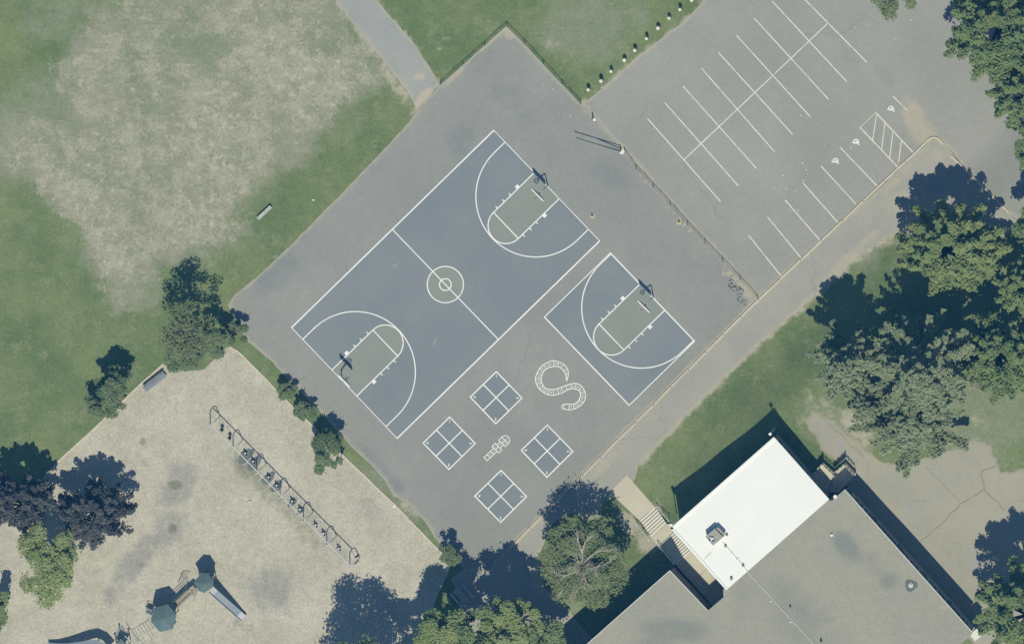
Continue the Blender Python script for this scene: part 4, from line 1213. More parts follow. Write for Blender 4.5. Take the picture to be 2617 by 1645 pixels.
m = MB(); m.lathe((0, 0, -.1), [(.05, 0), (.2, .05), (.21, .14), (.16, .2), (.12, .17)], 16); m.build('shade', M['white'], o)
m = MB(); m.tube([(0, 0, -.1), (-.1, -.1, -.5), (-.35, -.35, -.5)], .03, 6); m.build('arm', M['galv'], o)
b = P(1957 + 1440 / 2.68, 1080 + 1450 / 2.68, 6.6)
o = empty('chimney_stack', Vector((b.x, b.y, H(b.x, b.y))), 'short pale stack at the far corner of the grey roof beneath the tree', 'stack')
zz = 6.6 - H(b.x, b.y)
m = MB(); m.box((0, 0, zz / 2), .8, .7, zz, R(42)); m.build('shaft', M['concrete'], o)
m = MB(); m.box((0, 0, zz + .05), .95, .85, .1, R(42)); m.build('cap', M['concrete_light'], o)

# ------------------------------------------------------------------ steps west of the building
Wp = (1713.3, 1348.2); sv = (.669, .743); nv = (-.743, .669)
CP = lambda s, n, z: P(Wp[0] + sv[0] * s + nv[0] * n, Wp[1] + sv[1] * s + nv[1] * n, z)
def flight(name, A0, A1, B0, B1, n, za, zb, lab):
    """A0-A1 lowest nosing, B0-B1 top nosing (plan px)"""
    root = empty(name, P(*A0, za), lab, 'steps')
    m = MB(); ns = MB()
    lp = lambda p, q, t: (p[0] + (q[0] - p[0]) * t, p[1] + (q[1] - p[1]) * t)
    for i in range(n):
        z = za + (zb - za) * (i + 1) / n
        t0, t1 = i / (n - 1), 1.0 if i == n - 1 else (i + 1) / (n - 1)
        a, b = P(*lp(A0, B0, t0), z), P(*lp(A1, B1, t0), z)
        bk = .06 if i == n - 1 else 0
        d = (P(*B0, z) - P(*A0, z)).normalized()
        c, e = P(*lp(A1, B1, t1), z) + d * (bk + .25), P(*lp(A0, B0, t1), z) + d * (bk + .25)
        m.prism([(v.x - root.location.x, v.y - root.location.y) for v in (a, b, c, e)], -1.2, z - root.location.z)
        ns.prism([(v.x - root.location.x, v.y - root.location.y) for v in (a - d * .012, b - d * .012, b + d * .11, a + d * .11)], z - .05 - root.location.z, z + .006 - root.location.z)
    m.build('treads', M['concrete'], root)
    ns.build('nosing', M['concrete_light'], root)  # light-coloured step edges, their sunlit look put into the colour
    return root
flight('concrete_steps', (1635.5, 1329.3), (1674.8, 1294.4), (1661.7, 1367), (1700, 1331.5), 7, 0.0, 1.05, 'short flight of concrete steps between two pale handrails')
b0, b1, t0_, t1_ = (lambda s, n: (Wp[0] + sv[0] * s + nv[0] * n, Wp[1] + sv[1] * s + nv[1] * n)), None, None, None
flight('concrete_steps', b0(15, 52), b0(15, -24), b0(76, 52), b0(76, -24), 10, 1.05, 2.65, 'half-shaded flight of concrete steps along the white-roofed wing')
land = empty('landing', P(1690, 1360, 1.05), 'small concrete landing between the two flights of steps', 'landing')
m = MB(); pp = [P(1661.7, 1367, 1.05), P(1700, 1331.5, 1.05), CP(6, -24, 1.05), CP(15.5, -24, 1.05), CP(15.5, 54, 1.05)]
d_ = (P(1661.7, 1367, 1.05) - P(1635.5, 1329.3, 1.05)).normalized() * .32
pp[0] += d_; pp[1] += d_
m.prism([(v.x - land.location.x, v.y - land.location.y) for v in pp], -1.6, -.001); m.build('slab', M['concrete'], land)
land2 = empty('landing', CP(100, 20, 2.65), 'long concrete door landing at the top of the half-shaded steps', 'landing')
m = MB(); d_ = (CP(76, 52, 2.65) - CP(15, 52, 2.65)).normalized() * .31
pp = [CP(76, 53, 2.65) + d_, CP(76, -26, 2.65) + d_, CP(140, -26, 2.65), CP(140, 53, 2.65)]
m.prism([(v.x - land2.location.x, v.y - land2.location.y) for v in pp], -3, 0)
pp = [CP(140.6, 53, 2.65), CP(140.6, -26, 2.65), CP(230, -26, 2.65), CP(230, 53, 2.65)]
m.prism([(v.x - land2.location.x, v.y - land2.location.y) for v in pp], -3, 0)
m.build('slab', M['concrete'], land2)

def handrail(pts, h, lab, posts=3, double=True, mat='steel_w', cap=True, grp='handrails of the steps'):
    """pts: two (world base) points"""
    A, B = pts
    o = empty('handrail', A, lab, 'handrail', grp)
    for i in range(posts):
        p = A.lerp(B, i / (posts - 1)) - A
        m = MB(); m.tube([p + Vector((0, 0, -.1)), p + Vector((0, 0, h))], .03, 8); m.lathe(tuple(p + Vector((0, 0, h - .03))), [(.07, 0), (.075, .06), (.02, .09)], 10); m.build('post', M[mat], o)
    for z in ((h - .04, h * .5) if double else (h - .04,)):
        m = MB(); m.tube([Vector((0, 0, z)), B - A + Vector((0, 0, z))], .028, 8); m.build('rail', M[mat], o)
    return o
ZS = lambda x, y: (1560 + x / 6.883, 1200 + y / 6.883)
handrail([P(ZS(805, 655)[0] + 3, ZS(805, 655)[1] - 3, .1), P(ZS(1018, 900)[0] + 3, ZS(1018, 900)[1] - 3, 1.1)], .95, 'pale handrail on the lawn side of the short steps')
handrail([P(ZS(455, 965)[0] + 3, ZS(455, 965)[1] - 3, .0), P(ZS(665, 1225)[0] + 3, ZS(665, 1225)[1] - 3, 1.0)], .95, 'pale handrail on the tree side of the short steps')
handrail([P(ZS(825, 1325)[0] + 3, ZS(825, 1325)[1] - 3, 1.0), CP(74, 52, 2.6)], .95, 'pale handrail in the shade along the upper steps', posts=4)

# north-east entrance landing
ZE = lambda x, y: (2040 + x / 7.57, 1130 + y / 7.57)
zg = 2.75; zp = zg + .75
el = empty('entrance_landing', P(*ZE(480, 500), zp), 'raised concrete entrance landing with low walls in the roof shadow', 'landing')
oL = el.location
pr = lambda m, pts, z0, z1: m.prism([(P(*ZE(x, y), z1).x - oL.x, P(*ZE(x, y), z1).y - oL.y) for x, y in pts], z0 - oL.z, z1 - oL.z)
m = MB(); pr(m, [(345, 540), (480, 400), (690, 590), (560, 960), (250, 640)], 1.0, zp); m.build('slab', M['concrete'], el)
m = MB(); pr(m, [(700, 585), (915, 405), (1100, 620), (780, 980), (575, 960)], 1.0, zp - .25); m.build('slab', M['concrete'], el)
m = MB()
for a_, b_ in (((345, 540), (480, 402)), ((690, 592), (915, 408)),):
    A, B = P(*ZE(*a_), zp + .4), P(*ZE(*b_), zp + .4); m.bar(A - oL, B - oL, .12, .8)
m.build('low_wall', M['concrete_light'], el)
for pts, lab, n_ in (([(482, 402), (690, 590)], 'green railing on the outer side of the entrance landing', 4), ([(918, 408), (1095, 612)], 'green railing at the open end of the entrance landing', 4), ([(345, 540), (480, 402)], 'green railing above the left low wall of the entrance landing', 3), ([(700, 585), (912, 408)], 'green railing above the right low wall of the entrance landing', 4)):
    hh = .95 if n_ == 4 else .3
    zb_ = zp if pts[0][0] in (482, 918) else zp + .8
    A, B = P(*ZE(*pts[0]), zb_), P(*ZE(*pts[1]), zb_)
    handrail([A, B], hh if zb_ == zp else .3, lab, posts=n_, mat='green_steel', double=zb_ == zp, grp='railings of the entrance landing')
b = P(*ZE(1080, 628), zp + .2)
o = empty('bollard', Vector((b.x, b.y, H(b.x, b.y))), 'short pale post at the outer corner of the entrance landing', 'post')
m = MB(); m.lathe((0, 0, 0), [(.1, -.2), (.1, .9), (.04, .97)], 12); m.build('shaft', M['post'], o)
m = MB(); m.lathe((0, 0, .97), [(.04, 0), (.12, .01), (.12, .06), (.02, .1)], 12); m.build('cap', M['white'], o)

# ------------------------------------------------------------------ basketball hoops
def hoop(px, py, face, lab):
    """face: plan-pixel direction the board looks to"""
    b = G(px, py)
    q = P(px + face[0] * 20, py + face[1] * 20) - P(px, py)
    ang = math.atan2(q.y, q.x)
    o = empty('basketball_hoop', b, lab, 'basketball hoop', 'basketball hoops on the playground', ang)
    m = MB(); m.tube([(0, 0, -.1), (0, 0, 1.5), (0, 0, 2.55), (.06, 0, 2.8), (.25, 0, 2.98), (.78, 0, 3.12)], .06, 10); m.build('pole', M['galv'], o, smooth=True)
    m = MB(); m.tube([(.12, 0, 2.55), (.78, 0, 2.85)], .025, 6); m.tube([(.74, -.5, 3.3), (.74, .5, 3.3)], .02, 6); m.build('brace', M['dark'], o)
    m = MB(); m.box((.81, 0, 3.42), .10, 1.66, 1.05); m.build('backboard', M['board'], o)
    m = MB()
    for z in (3.02, 3.42): m.box((.863, 0, z), .006, .59, .045)
    for y in (-.29, .29): m.box((.8635, y, 3.22), .006, .045, .36)
    m.build('target_square', M['dark'], o)
    m = MB(); m.ring((1.24, 0, 3.05), .235, .02, 'Z', 24, 8); m.box((.94, 0, 3.04), .16, .12, .06); m.build('rim', M['rim'], o)
    m = MB()
    for k in range(16):
        t0, t1 = 2 * math.pi * k / 16, 2 * math.pi * (k + 1) / 16
        for s0, s1 in ((t0, t1), (t1, t0)):
            m.tube([(1.24 + .23 * math.cos(s0), .23 * math.sin(s0), 3.04), (1.24 + .16 * math.cos(s1), .16 * math.sin(s1), 2.8), (1.24 + .13 * math.cos(s0), .13 * math.sin(s0), 2.62)], .009, 4, cap=False)
    m.build('net', M['net'], o)
    return o
hoop(1399.3, 474, (-1, 1), 'basketball hoop at the parking-lot end of the full-length court')
hoop(877.5, 976, (1, -1), 'basketball hoop at the shrub end of the full-length court')
hoop(1669.8, 758, (-1, 1), 'basketball hoop of the half-size court')

# ------------------------------------------------------------------ fences, gate, posts
def fence(pts, h, lab, spacing, name='chain_link_fence', post_extra=.05):
    o = empty(name, G(*pts[0]), lab, 'fence')
    loc = o.location
    for (a_, b_) in zip(pts[:-1], pts[1:]):
        A, B = G(*a_) - loc, G(*b_) - loc
        L = (B - A).length
        n = max(1, round(L / spacing))
        d = (B - A).normalized()
        for i in range(n + (1 if b_ == pts[-1] else 0)):
            p = A + d * (L * i / n)
            m = MB(); m.tube([p + Vector((0, 0, -.1)), p + Vector((0, 0, h + post_extra))], .038, 8); m.lathe(tuple(p + Vector((0, 0, h + post_extra))), [(.045, 0), (.045, .03), (.01, .05)], 8); m.build('post', M['galv'], o)
        m = MB(); m.tube([A + Vector((0, 0, h)), B + Vector((0, 0, h))], .024, 6); m.build('top_rail', M['galv'], o)
        m = MB()
        s = .08; w = .0045
        up = Vector((0, 0, 1))
        k = int(L / s)
        for i in range(-int(h / s), k):
            for sg in (1, -1):
                x0, x1 = i * s, i * s + h
                z0, z1 = (.03, h) if sg > 0 else (h, .03)
                # clip to the panel
                if x0 < 0:
                    t = -x0 / (x1 - x0); z0 = z0 + (z1 - z0) * t; x0 = 0
                if x1 > L:
                    t = (L - x0) / (x1 - x0); z1 = z0 + (z1 - z0) * t; x1 = L
                if x1 - x0 < .02: continue
                a0, a1 = A + d * x0 + up * z0, A + d * x1 + up * z1
                m.quad(a0 - up * w, a1 - up * w, a1 + up * w, a0 + up * w)
        m.build('mesh_panel', M['galv'], o)
    return o
fence([(1127.6, 217), (1296.6, 66), (1342, 110), (1485.2, 265)], 1.0, 'low chain-link fence around the top corner of the asphalt', 2.9)
fence([(1598, 388), (1627, 431), (1714, 524), (1758, 573), (1893, 714), (1937.5, 763)], 1.05, 'low chain-link fence between the courts and the parking lot', 3.0)

hp = G(1587, 384)
g = empty('barrier_gate', hp, 'open swing barrier gate of pale green tubes across the asphalt', 'gate')
tipg = P(1450 + 240 / 12.04, 320 + 380 / 12.04, 1.1); tipg = Vector((tipg.x - hp.x, tipg.y - hp.y, 1.08))
MB().tube([(0, 0, -.1), (0, 0, 1.15)], .075, 10).build('post', M['green_steel'], g)
MB().tube([(0, 0, 1.08), tipg], .05, 8).build('top_rail', M['green_steel'], g)
midp = tipg * .52; midp.z = 1.05
MB().tube([(0, 0, .35), midp], .045, 8).build('brace', M['green_steel'], g)
low = tipg * .9; low.z = 1.04
MB().box(tuple(tipg), .1, .1, .16).build('latch', M['galv'], g)
MB().lathe((.12, -.15, -.03), [(.3, 0), (.28, .05), (.05, .07)], 10).build('footing', M['concrete_light'], g)
b = G(1516, 301)
o = empty('bollard', b, 'lone dark post between the two fences, receiving the gate', 'post')
MB().tube([(0, 0, -.1), (0, 0, 1.1)], .07, 10).build('shaft', M['green_steel'], o)
MB().lathe((.12, -.2, 0), [(.16, 0), (.14, .06), (.03, .09)], 10).build('footing', M['white'], o)
MB().lathe((0, 0, 1.1), [(.075, 0), (.08, .04), (.02, .07)], 10).build('cap', M['green_steel'], o)

bl = [(562, 632), (652, 570), (722, 503), (815, 425), (890, 355), (973, 272), (1052, 200), (1130, 130), (1208, 68), (1290, 2)]
bname = ['nearest the fence corner', 'second from the fence corner', 'third from the fence corner', 'fourth from the fence corner', 'fifth from the fence corner', 'sixth from the fence corner', 'seventh from the fence corner', 'eighth from the fence corner', 'ninth from the fence corner', 'cut by the top edge']
pb = None
for i, (x, y) in enumerate(bl):
    loc = G(1300 + x / 2.753 + 1.5, y / 2.753 - 2)
    lab = 'stubby pale wooden post on the grass verge, ' + bname[i]
    if pb is None:
        pb = empty('wooden_post', loc, lab, 'post', 'wooden posts along the parking lot verge')
        m = MB(); m.lathe((0, 0, -.2), [(.19, 0), (.185, .6), (.175, 1.12), (.15, 1.17)], 10); m.build('shaft', M['post'], pb)
        m = MB(); m.lathe((0, 0, .955), [(.16, 0), (.165, .02), (.12, .045), (.02, .05)], 10); m.build('cut_top', M['concrete_light'], pb)
        o = pb
    else:
        o = copy_tree(pb); o.location = loc; tag(o, lab)
    o.rotation_euler.z = i * .7
    sc_ = 1 + .12 * math.sin(i * 2.3); o.scale = (sc_, sc_, 1 + .15 * math.sin(i * 1.7))

# ------------------------------------------------------------------ swing set
SWH = 3.15
feet = [(550.2, 1075), (608.6, 1135.9), (668.4, 1196.9), (728.7, 1258.4), (788.3, 1319.6), (848.1, 1380.8), (907, 1436.6)]
sb = G(*feet[0])
sw = empty('swing_set', sb, 'long grey swing set of seven tubular arches and one top beam', 'swing set')
for (x, y) in feet:
    c = G(x, y) - sb
    e = (P(x + 10, y - 10) - P(x, y)).normalized()
    pts = []
    w0, w1 = .72, .46
    pts = [c - e * w0, c - e * w1 + Vector((0, 0, SWH * .72))]
    for t in range(180, -1, -20):
        pts.append(c + e * w1 * math.cos(R(t)) + Vector((0, 0, SWH * .74 + SWH * .26 * math.sin(R(t)))))
    pts += [c + e * w0]
    m = MB(); m.tube(pts, .05, 8); m.build('arch', M['steel_w'], sw, smooth=True)
m = MB(); m.tube([G(*feet[0]) - sb + Vector((0, 0, SWH - .02)), G(*feet[-1]) - sb + Vector((0, 0, SWH - .02))], .055, 8); m.build('top_beam', M['steel_w'], sw)
ax_ = (G(*feet[-1]) - G(*feet[0])).normalized()
acr = Vector((-ax_.y, ax_.x, 0))
sp = None; bp_ = None
ordn = ['first', 'second', 'third', 'fourth', 'fifth']
for bay in range(6):
    for k, t in enumerate((.33, .67)):
        if bay == 5 and k == 1: continue
        A, B = feet[bay], feet[bay + 1]
        loc = G(A[0] + (B[0] - A[0]) * t, A[1] + (B[1] - A[1]) * t)
        if bay == 0:
            lab = 'bucket swing in the end bay nearest the shrubs, ' + ('outer one' if k == 0 else 'inner one')
            if bp_ is None:
                bp_ = empty('bucket_swing', loc, lab, 'swing', 'bucket swings', math.atan2(ax_.y, ax_.x))
                m = MB(); m.lathe((0, 0, .5), [(.12, 0), (.17, .05), (.19, .25), (.165, .27), (.15, .1), (.02, .06)], 14); m.build('bucket', M['rubber'], bp_)
                for s_ in (-1, 1):
                    m = MB(); m.tube([(s_ * .18, 0, .76), (s_ * .2, 0, SWH - .05)], .012, 5); m.build('chain', M['dark'], bp_)
                o = bp_
            else:
                o = copy_tree(bp_); o.location = loc; tag(o, lab)
        else:
            side_ = ['', 'second bay from the shrub end', 'third bay from the shrub end', 'fourth bay from the shrub end', 'fifth bay from the shrub end', 'last bay'][bay]
            lab = 'belt swing in the ' + side_ + (', first of the pair' if k == 0 else ', second of the pair') if bay < 5 else 'single belt swing still hanging in the last bay'
            if sp is None:
                sp = empty('belt_swing', loc, lab, 'swing', 'belt swings', math.atan2(ax_.y, ax_.x))
                m = MB()
                N = 8
                for i in range(N):
                    a0, a1 = -.27 + .54 * i / N, -.27 + .54 * (i + 1) / N
                    z0, z1 = .46 + 1.3 * a0 * a0, .46 + 1.3 * a1 * a1
                    m.bar((a0, 0, z0), (a1, 0, z1), .19, .03)
                m.build('seat', M['rubber'], sp)
                for s_ in (-1, 1):
                    m = MB(); m.tube([(s_ * .27, 0, .55), (s_ * .30, 0, SWH - .05)], .012, 5); m.build('chain', M['galv'], sp)
                m = MB(); m.box((0, 0, .492), .16, .12, .02); m.build('white_patch', M['white'], sp)  # white patch on the middle of the dark seat
                o = sp
            else:
                o = copy_tree(sp); o.location = loc; tag(o, lab)
b = P(912, 1434, 1.0); b = Vector((b.x, b.y, 0))
o = empty('belt_swing', b, 'belt swing wrapped over the end arch, its seat hanging outside', 'swing', 'belt swings', math.atan2(acr.y, acr.x))
m = MB(); m.bar((-.3, 0, 1.15), (0, .02, .92), .2, .03).bar((0, .02, .92), (.24, 0, 1.1), .2, .03); m.build('seat', M['rubber'], o)
m = MB(); m.box((.02, .02, .95), .16, .12, .02); m.build('white_patch', M['white'], o)  # same white patch on the wrapped seat
for s_ in (-1, 1):
    m = MB(); tp = G(*feet[-1]) + Vector((0, 0, SWH - .1)) - b; tl = Matrix.Rotation(-o.rotation_euler.z, 3, 'Z') @ tp
    m.tube([(s_ * .27, 0, 1.15), (tl.x + s_ * .1, tl.y, tl.z)], .012, 5); m.build('chain', M['galv'], o)

mats = [((628, 1164), 'dark rubber mat under the first swing of the second bay'), ((649, 1183), 'dark rubber mat under the second swing of the second bay'), ((686, 1221), 'half-buried rubber mat under the first swing of the third bay'), ((707, 1242), 'half-buried rubber mat under the second swing of the third bay'), ((747, 1283), 'faint rubber mat under the first swing of the fourth bay'), ((768, 1304), 'faint rubber mat under the second swing of the fourth bay')]
for i, ((x, y), lab) in enumerate(mats):
    c = G(x, y)
    e, f_ = acr, ax_
    m = MB()
    rr = (1.0, .95, .85, .8, .6, .5)[i]
    pts = []
    for t in range(0, 360, 15):
        k = 1 + .1 * math.sin(t * 3 * math.pi / 180 + i) + .05 * math.sin(t * 7 * math.pi / 180)
        v = e * (1.0 * rr * k * math.cos(R(t))) + f_ * (.52 * rr * k * math.sin(R(t)))
        pts.append((v.x, v.y))
    m.prism(pts, -.01, .028 + .003 * i)
    tag(m.build('rubber_mat', M['mat'] if i < 4 else M['deckgrey'] if False else M['mat'], local=None), lab, 'mat', 'rubber mats under the swings').location = c

# ------------------------------------------------------------------ play structure
ZA = lambda x, y: (360 + x / 5.713, 1380 + y / 5.713)
ps0 = G(470, 1540)
play = empty('playground_structure', ps0, 'teal-roofed playground climbing structure with slides, bridge and ladders', 'play structure')
def hexroof(pts_px, z, peak, name='roof'):
    q = [P(x, y, z) - ps0 for x, y in pts_px]
    c = sum(q, Vector()) / len(q)
    c.z = z + peak
    m = MB()
    for i in range(len(q)):
        j = (i + 1) % len(q)
        m.poly([q[i], q[j], c]) if True else None
        m.quad(q[j], q[i], q[i] - Vector((0, 0, .09)), q[j] - Vector((0, 0, .09)))
    m.poly([v - Vector((0, 0, .05)) for v in q])
    m.build(name, M['teal'], play)
    return [Vector((v.x, v.y, 0)) for v in q], Vector((c.x, c.y, 0))
def flipfix(pts):
    a = sum(pts[i][0] * pts[(i + 1) % len(pts)][1] - pts[(i + 1) % len(pts)][0] * pts[i][1] for i in range(len(pts)))
    return pts[::-1] if a > 0 else pts
ra, ca_ = hexroof(flipfix([ZA(145, 1185), ZA(280, 1335), ZA(470, 1290), ZA(520, 1075), ZA(390, 930), ZA(190, 985)]), 3.3, .65)
rb, cb_ = hexroof(flipfix([ZA(770, 605), ZA(890, 475), ZA(985, 480), ZA(1065, 600), ZA(1040, 690), ZA(930, 765), ZA(840, 735)]), 3.3, .6)
def deck(ring, c, z, mat, shrink=.78):
    m = MB(); m.prism([((v.x - c.x) * shrink + c.x, (v.y - c.y) * shrink + c.y) for v in ring], z - .08, z); m.build('deck', M[mat], play)
    for v in ring:
        p = (v - c) * shrink * 1.02 + c
        m = MB(); m.tube([p + Vector((0, 0, -.1)), p + Vector((0, 0, 3.3))], .05, 8); m.build('post', M['green_steel'], play)
    m = MB()
    n = len(ring)
    for i in range(n):
        if i in (1, 4): continue
        a0, a1 = (ring[i] - c) * shrink + c, (ring[(i + 1) % n] - c) * shrink + c
        m.tube([a0 + Vector((0, 0, z + .85)), a1 + Vector((0, 0, z + .85))], .025, 6)
        m.tube([a0 + Vector((0, 0, z + .15)), a1 + Vector((0, 0, z + .15))], .02, 6)
        L = (a1 - a0).length; k = max(3, int(L / .14))
        for j in range(1, k):
            p = a0.lerp(a1, j / k); m.tube([p + Vector((0, 0, z + .15)), p + Vector((0, 0, z + .85))], .012, 5, cap=False)
    m.build('railing', M['green_steel'], play)
deck(ra, ca_, 1.4, 'deckgrey'); deck(rb, cb_, 1.6, 'deckgrey')
# bridge between the towers
A = P(*ZA(500, 955), 1.45) - ps0; B = P(*ZA(715, 750), 1.55) - ps0
d = (B - A).normalized(); sd_ = Vector((-d.y, d.x, 0)).normalized()
m = MB(); n = 16
for i in range(n):
    a0, a1 = A.lerp(B, (i + .04) / n), A.lerp(B, (i + .96) / n); m.bar(a0, a1, .62, .05)
m.build('bridge', M['deck'], play)
for s_ in (-1, 1):
    m = MB()
    o_ = sd_ * (.42 * s_)
    m.tube([A + o_ + Vector((0, 0, .85)), B + o_ + Vector((0, 0, .85))], .03, 6); m.tube([A + o_ + Vector((0, 0, .1)), B + o_ + Vector((0, 0, .1))], .03, 6)
    for i in range(13):
        p = A.lerp(B, i / 12) + o_; m.tube([p + Vector((0, 0, .1)), p + Vector((0, 0, .85))], .014, 5, cap=False)
    m.build('bridge_rail', M['green_steel'] if s_ > 0 else M['galv'], play)
# straight slide
def slide(path, w, name):
    """path: list of world-local points along the chute"""
    m = MB()
    secs = []
    for i, p in enumerate(path):
        d = (path[min(i + 1, len(path) - 1)] - path[max(0, i - 1)]); d.z = 0; d.normalize()
        s = Vector((-d.y, d.x, 0))
        secs.append([p - s * (w / 2 + .04) + Vector((0, 0, .24)), p - s * (w / 2 - .02) + Vector((0, 0, .24)), p - s * (w / 2 - .06), p + s * (w / 2 - .06), p + s * (w / 2 - .02) + Vector((0, 0, .24)), p + s * (w / 2 + .04) + Vector((0, 0, .24)), p + s * (w / 2) - Vector((0, 0, .06)), p - s * (w / 2) - Vector((0, 0, .06))])
    for a_, b_ in zip(secs[:-1], secs[1:]):
        for k in range(8):
            k2 = (k + 1) % 8
            m.quad(a_[k], b_[k], b_[k2], a_[k2])
    m.poly(secs[0]); m.poly(secs[-1][::-1])
    return m.build(name, M['slide'], play)
tp, bt = P(*ZA(1030, 715), 1.75) - ps0, P(*ZA(1500, 1135), .3) - ps0
slide([tp, tp.lerp(bt, .12) + Vector((0, 0, .05)), tp.lerp(bt, .5), tp.lerp(bt, .86) + Vector((0, 0, -.1)), bt + Vector((0, 0, 0))], .72, 'slide')
m = MB(); m.tube([tp.lerp(bt, .8), tp.lerp(bt, .8) + Vector((0, 0, -.7))], .04, 6); m.build('slide_support', M['green_steel'], play)
# curved slide at the bottom edge
ZK = lambda x, y: (110 + x / 7.768, 1500 + y / 7.768)
cs = [P(*ZK(1330, 1330), 1.9), P(*ZK(1210, 1190), 1.9), P(*ZK(1060, 1120), 1.85), P(*ZK(900, 1130), 1.65), P(*ZK(720, 1160), 1.35), P(*ZK(500, 1190), .95), P(*ZK(300, 1190), .55), P(*ZK(100, 1170), .3)]
slide([v - ps0 for v in cs], .82, 'curved_slide')
m = MB()
for v in (cs[2], cs[3]): m.tube([v - ps0, Vector((v.x - ps0.x, v.y - ps0.y, 0))], .05, 6)
m.build('slide_support', M['green_steel'], play)
# third tower at the bottom edge
tc = P(*ZK(1560, 1180), 1.9) - ps0; tc.z = 0
ringc = [tc + Vector((.75 * math.cos(R(t)), .75 * math.sin(R(t)), 0)) for t in range(20, 380, 90)]
m = MB(); m.prism([(v.x, v.y) for v in ringc], 1.82, 1.9); m.build('deck', M['deckgrey'], play)
for i, v in enumerate(ringc):
    m = MB(); m.tube([v, v + Vector((0, 0, 3.0))], .05, 8); m.lathe(tuple(v + Vector((0, 0, 3.0))), [(.05, 0), (.11, .04), (.11, .12), (.03, .18)], 10); m.build('post', M['green_steel'], play)
m = MB()
for i in range(4):
    a0, a1 = ringc[i], ringc[(i + 1) % 4]
    for z in (2.2, 2.75): m.tube([a0 + Vector((0, 0, z)), a1 + Vector((0, 0, z))], .025, 6)
m.build('railing', M['green_steel'], play)
m = MB()
for x0, y0, x1, y1 in ((1620, 960, 1900, 1200), (1540, 1030, 1700, 1250)):
    m.tube([P(*ZK(x0, y0), 2.4) - ps0, P(*ZK(x1, y1), 1.2) - ps0], .035, 6)
m.build('fire_pole', M['steel_w'], play)
# overhead ladder between the first and third towers
A = P(*ZA(150, 1330), 2.1) - ps0; B = P(*ZA(-70, 1440), 2.1) - ps0
A = P(*ZK(2200, 900), 2.1) - ps0; B = P(*ZK(1800, 1150), 2.1) - ps0
d = (B - A).normalized(); s = Vector((-d.y, d.x, 0)) * .48
m = MB(); m.tube([A + s, B + s], .022, 6); m.tube([A - s, B - s], .022, 6); m.build('ladder_rail', M['galv'], play)
n = 7
for i in range(n):
    p = A.lerp(B, (i + .5) / n); m = MB(); m.tube([p + s, p - s], .02, 6); m.build('rung', M['steel_w'] if i == 2 else M['green_steel'], play)  # one rung paler than the rest, sunlight put into its colour
# arched climber beside the second tower
A = P(*ZA(690, 640), 1.6) - ps0; B = P(*ZA(600, 560), 0) - ps0; B.z = 0
d = (B - A); d.z = 0; d.normalize(); s = Vector((-d.y, d.x, 0)) * .42
arc = [A + d * (1.1 * math.sin(R(t))) + Vector((0, 0, -1.6 + 1.6 * math.cos(R(t)))) for t in range(0, 91, 10)]
m = MB()
for q_ in (s, -s): m.tube([v + q_ for v in arc], .024, 6)
m.build('climber_rail', M['galv'], play)
m = MB()
for v in arc[1:]: m.tube([v + s, v - s], .016, 6)
m.build('climber_rungs', M['galv'], play)
m = MB(); v = P(*ZA(650, 470), .05) - ps0
# step platform on the first tower
q = [P(*ZA(x, y), 1.0) - ps0 for x, y in ((100, 985), (190, 1020), (165, 1100), (70, 1050))]
m = MB(); m.prism([(v.x, v.y) for v in q], .92, 1.0); m.build('step_platform', M['deckgrey'], play)
m = MB()
for a0, a1 in zip(q, q[1:] + q[:1]): m.tube([a0 + Vector((0, 0, .5)), a1 + Vector((0, 0, .5))], .022, 6)
for a0 in q: m.tube([Vector((a0.x, a0.y, 0)), a0 + Vector((0, 0, .5))], .03, 6)
m.build('platform_rail', M['galv'], play)
q = [P(*ZA(x, y), 1.3) - ps0 for x, y in ((700, 700), (760, 655), (835, 740), (785, 830))]
m = MB(); m.prism([(v.x, v.y) for v in q], 1.2, 1.3); m.build('transfer_deck', M['deck'], play)

# ------------------------------------------------------------------ benches, table
def along(px0, px1):
    a, b = G(*px0), G(*px1)
    return (a + b) / 2, math.atan2(b.y - a.y, b.x - a.x), (b - a).length
Z8 = lambda x, y: (640 + x / 7.568, 500 + y / 7.568)
c, ang, L = along(Z8(138, 452), Z8(395, 212))
c = P((Z8(138, 452)[0] + Z8(395, 212)[0]) / 2, (Z8(138, 452)[1] + Z8(395, 212)[1]) / 2, .45); c.z = 0
o = empty('bench', c, 'backless bench with two bleached planks on the grass by the court', 'bench', rz=ang)
for y in (-.09, .09):
    MB().box((0, y, .45), L, .16, .04).build('plank', M['plank'], o)
for x in (-L * .36, L * .36):
    MB().box((x, 0, .2), .07, .3, .42).box((x, 0, .41), .08, .36, .03).build('leg', M['galv'], o)
Zb = lambda x, y: (350 + x / 16.82, 920 + y / 16.82)
c = P(*Zb(740, 900), .45); c.z = 0
o = empty('bench', c, 'wide blue-grey slatted bench on the wood chips beside the timber edging', 'bench', rz=math.atan2(1, 1.28))
L = 2.65
for k, y in enumerate((-.36, -.24, -.12, .0)):
    MB().box((0, y, .45), L, .105, .035).build('seat_slat', M['blueplank'], o)
for k in range(3):
    MB().box((0, .10 + .05 * k, .58 + .12 * k), L, .03, .105, rx=R(-20)).build('back_slat', M['blueplank'], o)
for x in (-L * .4, 0, L * .4):
    MB().bar((x, -.4, .42), (x, .08, .42), .06, .04).bar((x, -.34, 0), (x, -.34, .42), .06, .06).bar((x, .04, 0), (x, .22, .9), .06, .05).build('leg', M['dark'], o)
Zt = lambda x, y: (1060 + x / 5.7125, 1380 + y / 5.7125)
c = P(*Zt(680, 810), .75); c.z = 0
o = empty('picnic_table', c, 'picnic table in deep tree shade by the bottom edge', 'picnic table', rz=math.atan2(1, 1.15) + R(90))
for k in range(5):
    MB().box((0, -.32 + .16 * k, .75), 1.8, .14, .04).build('table_board', M['wood'], o)
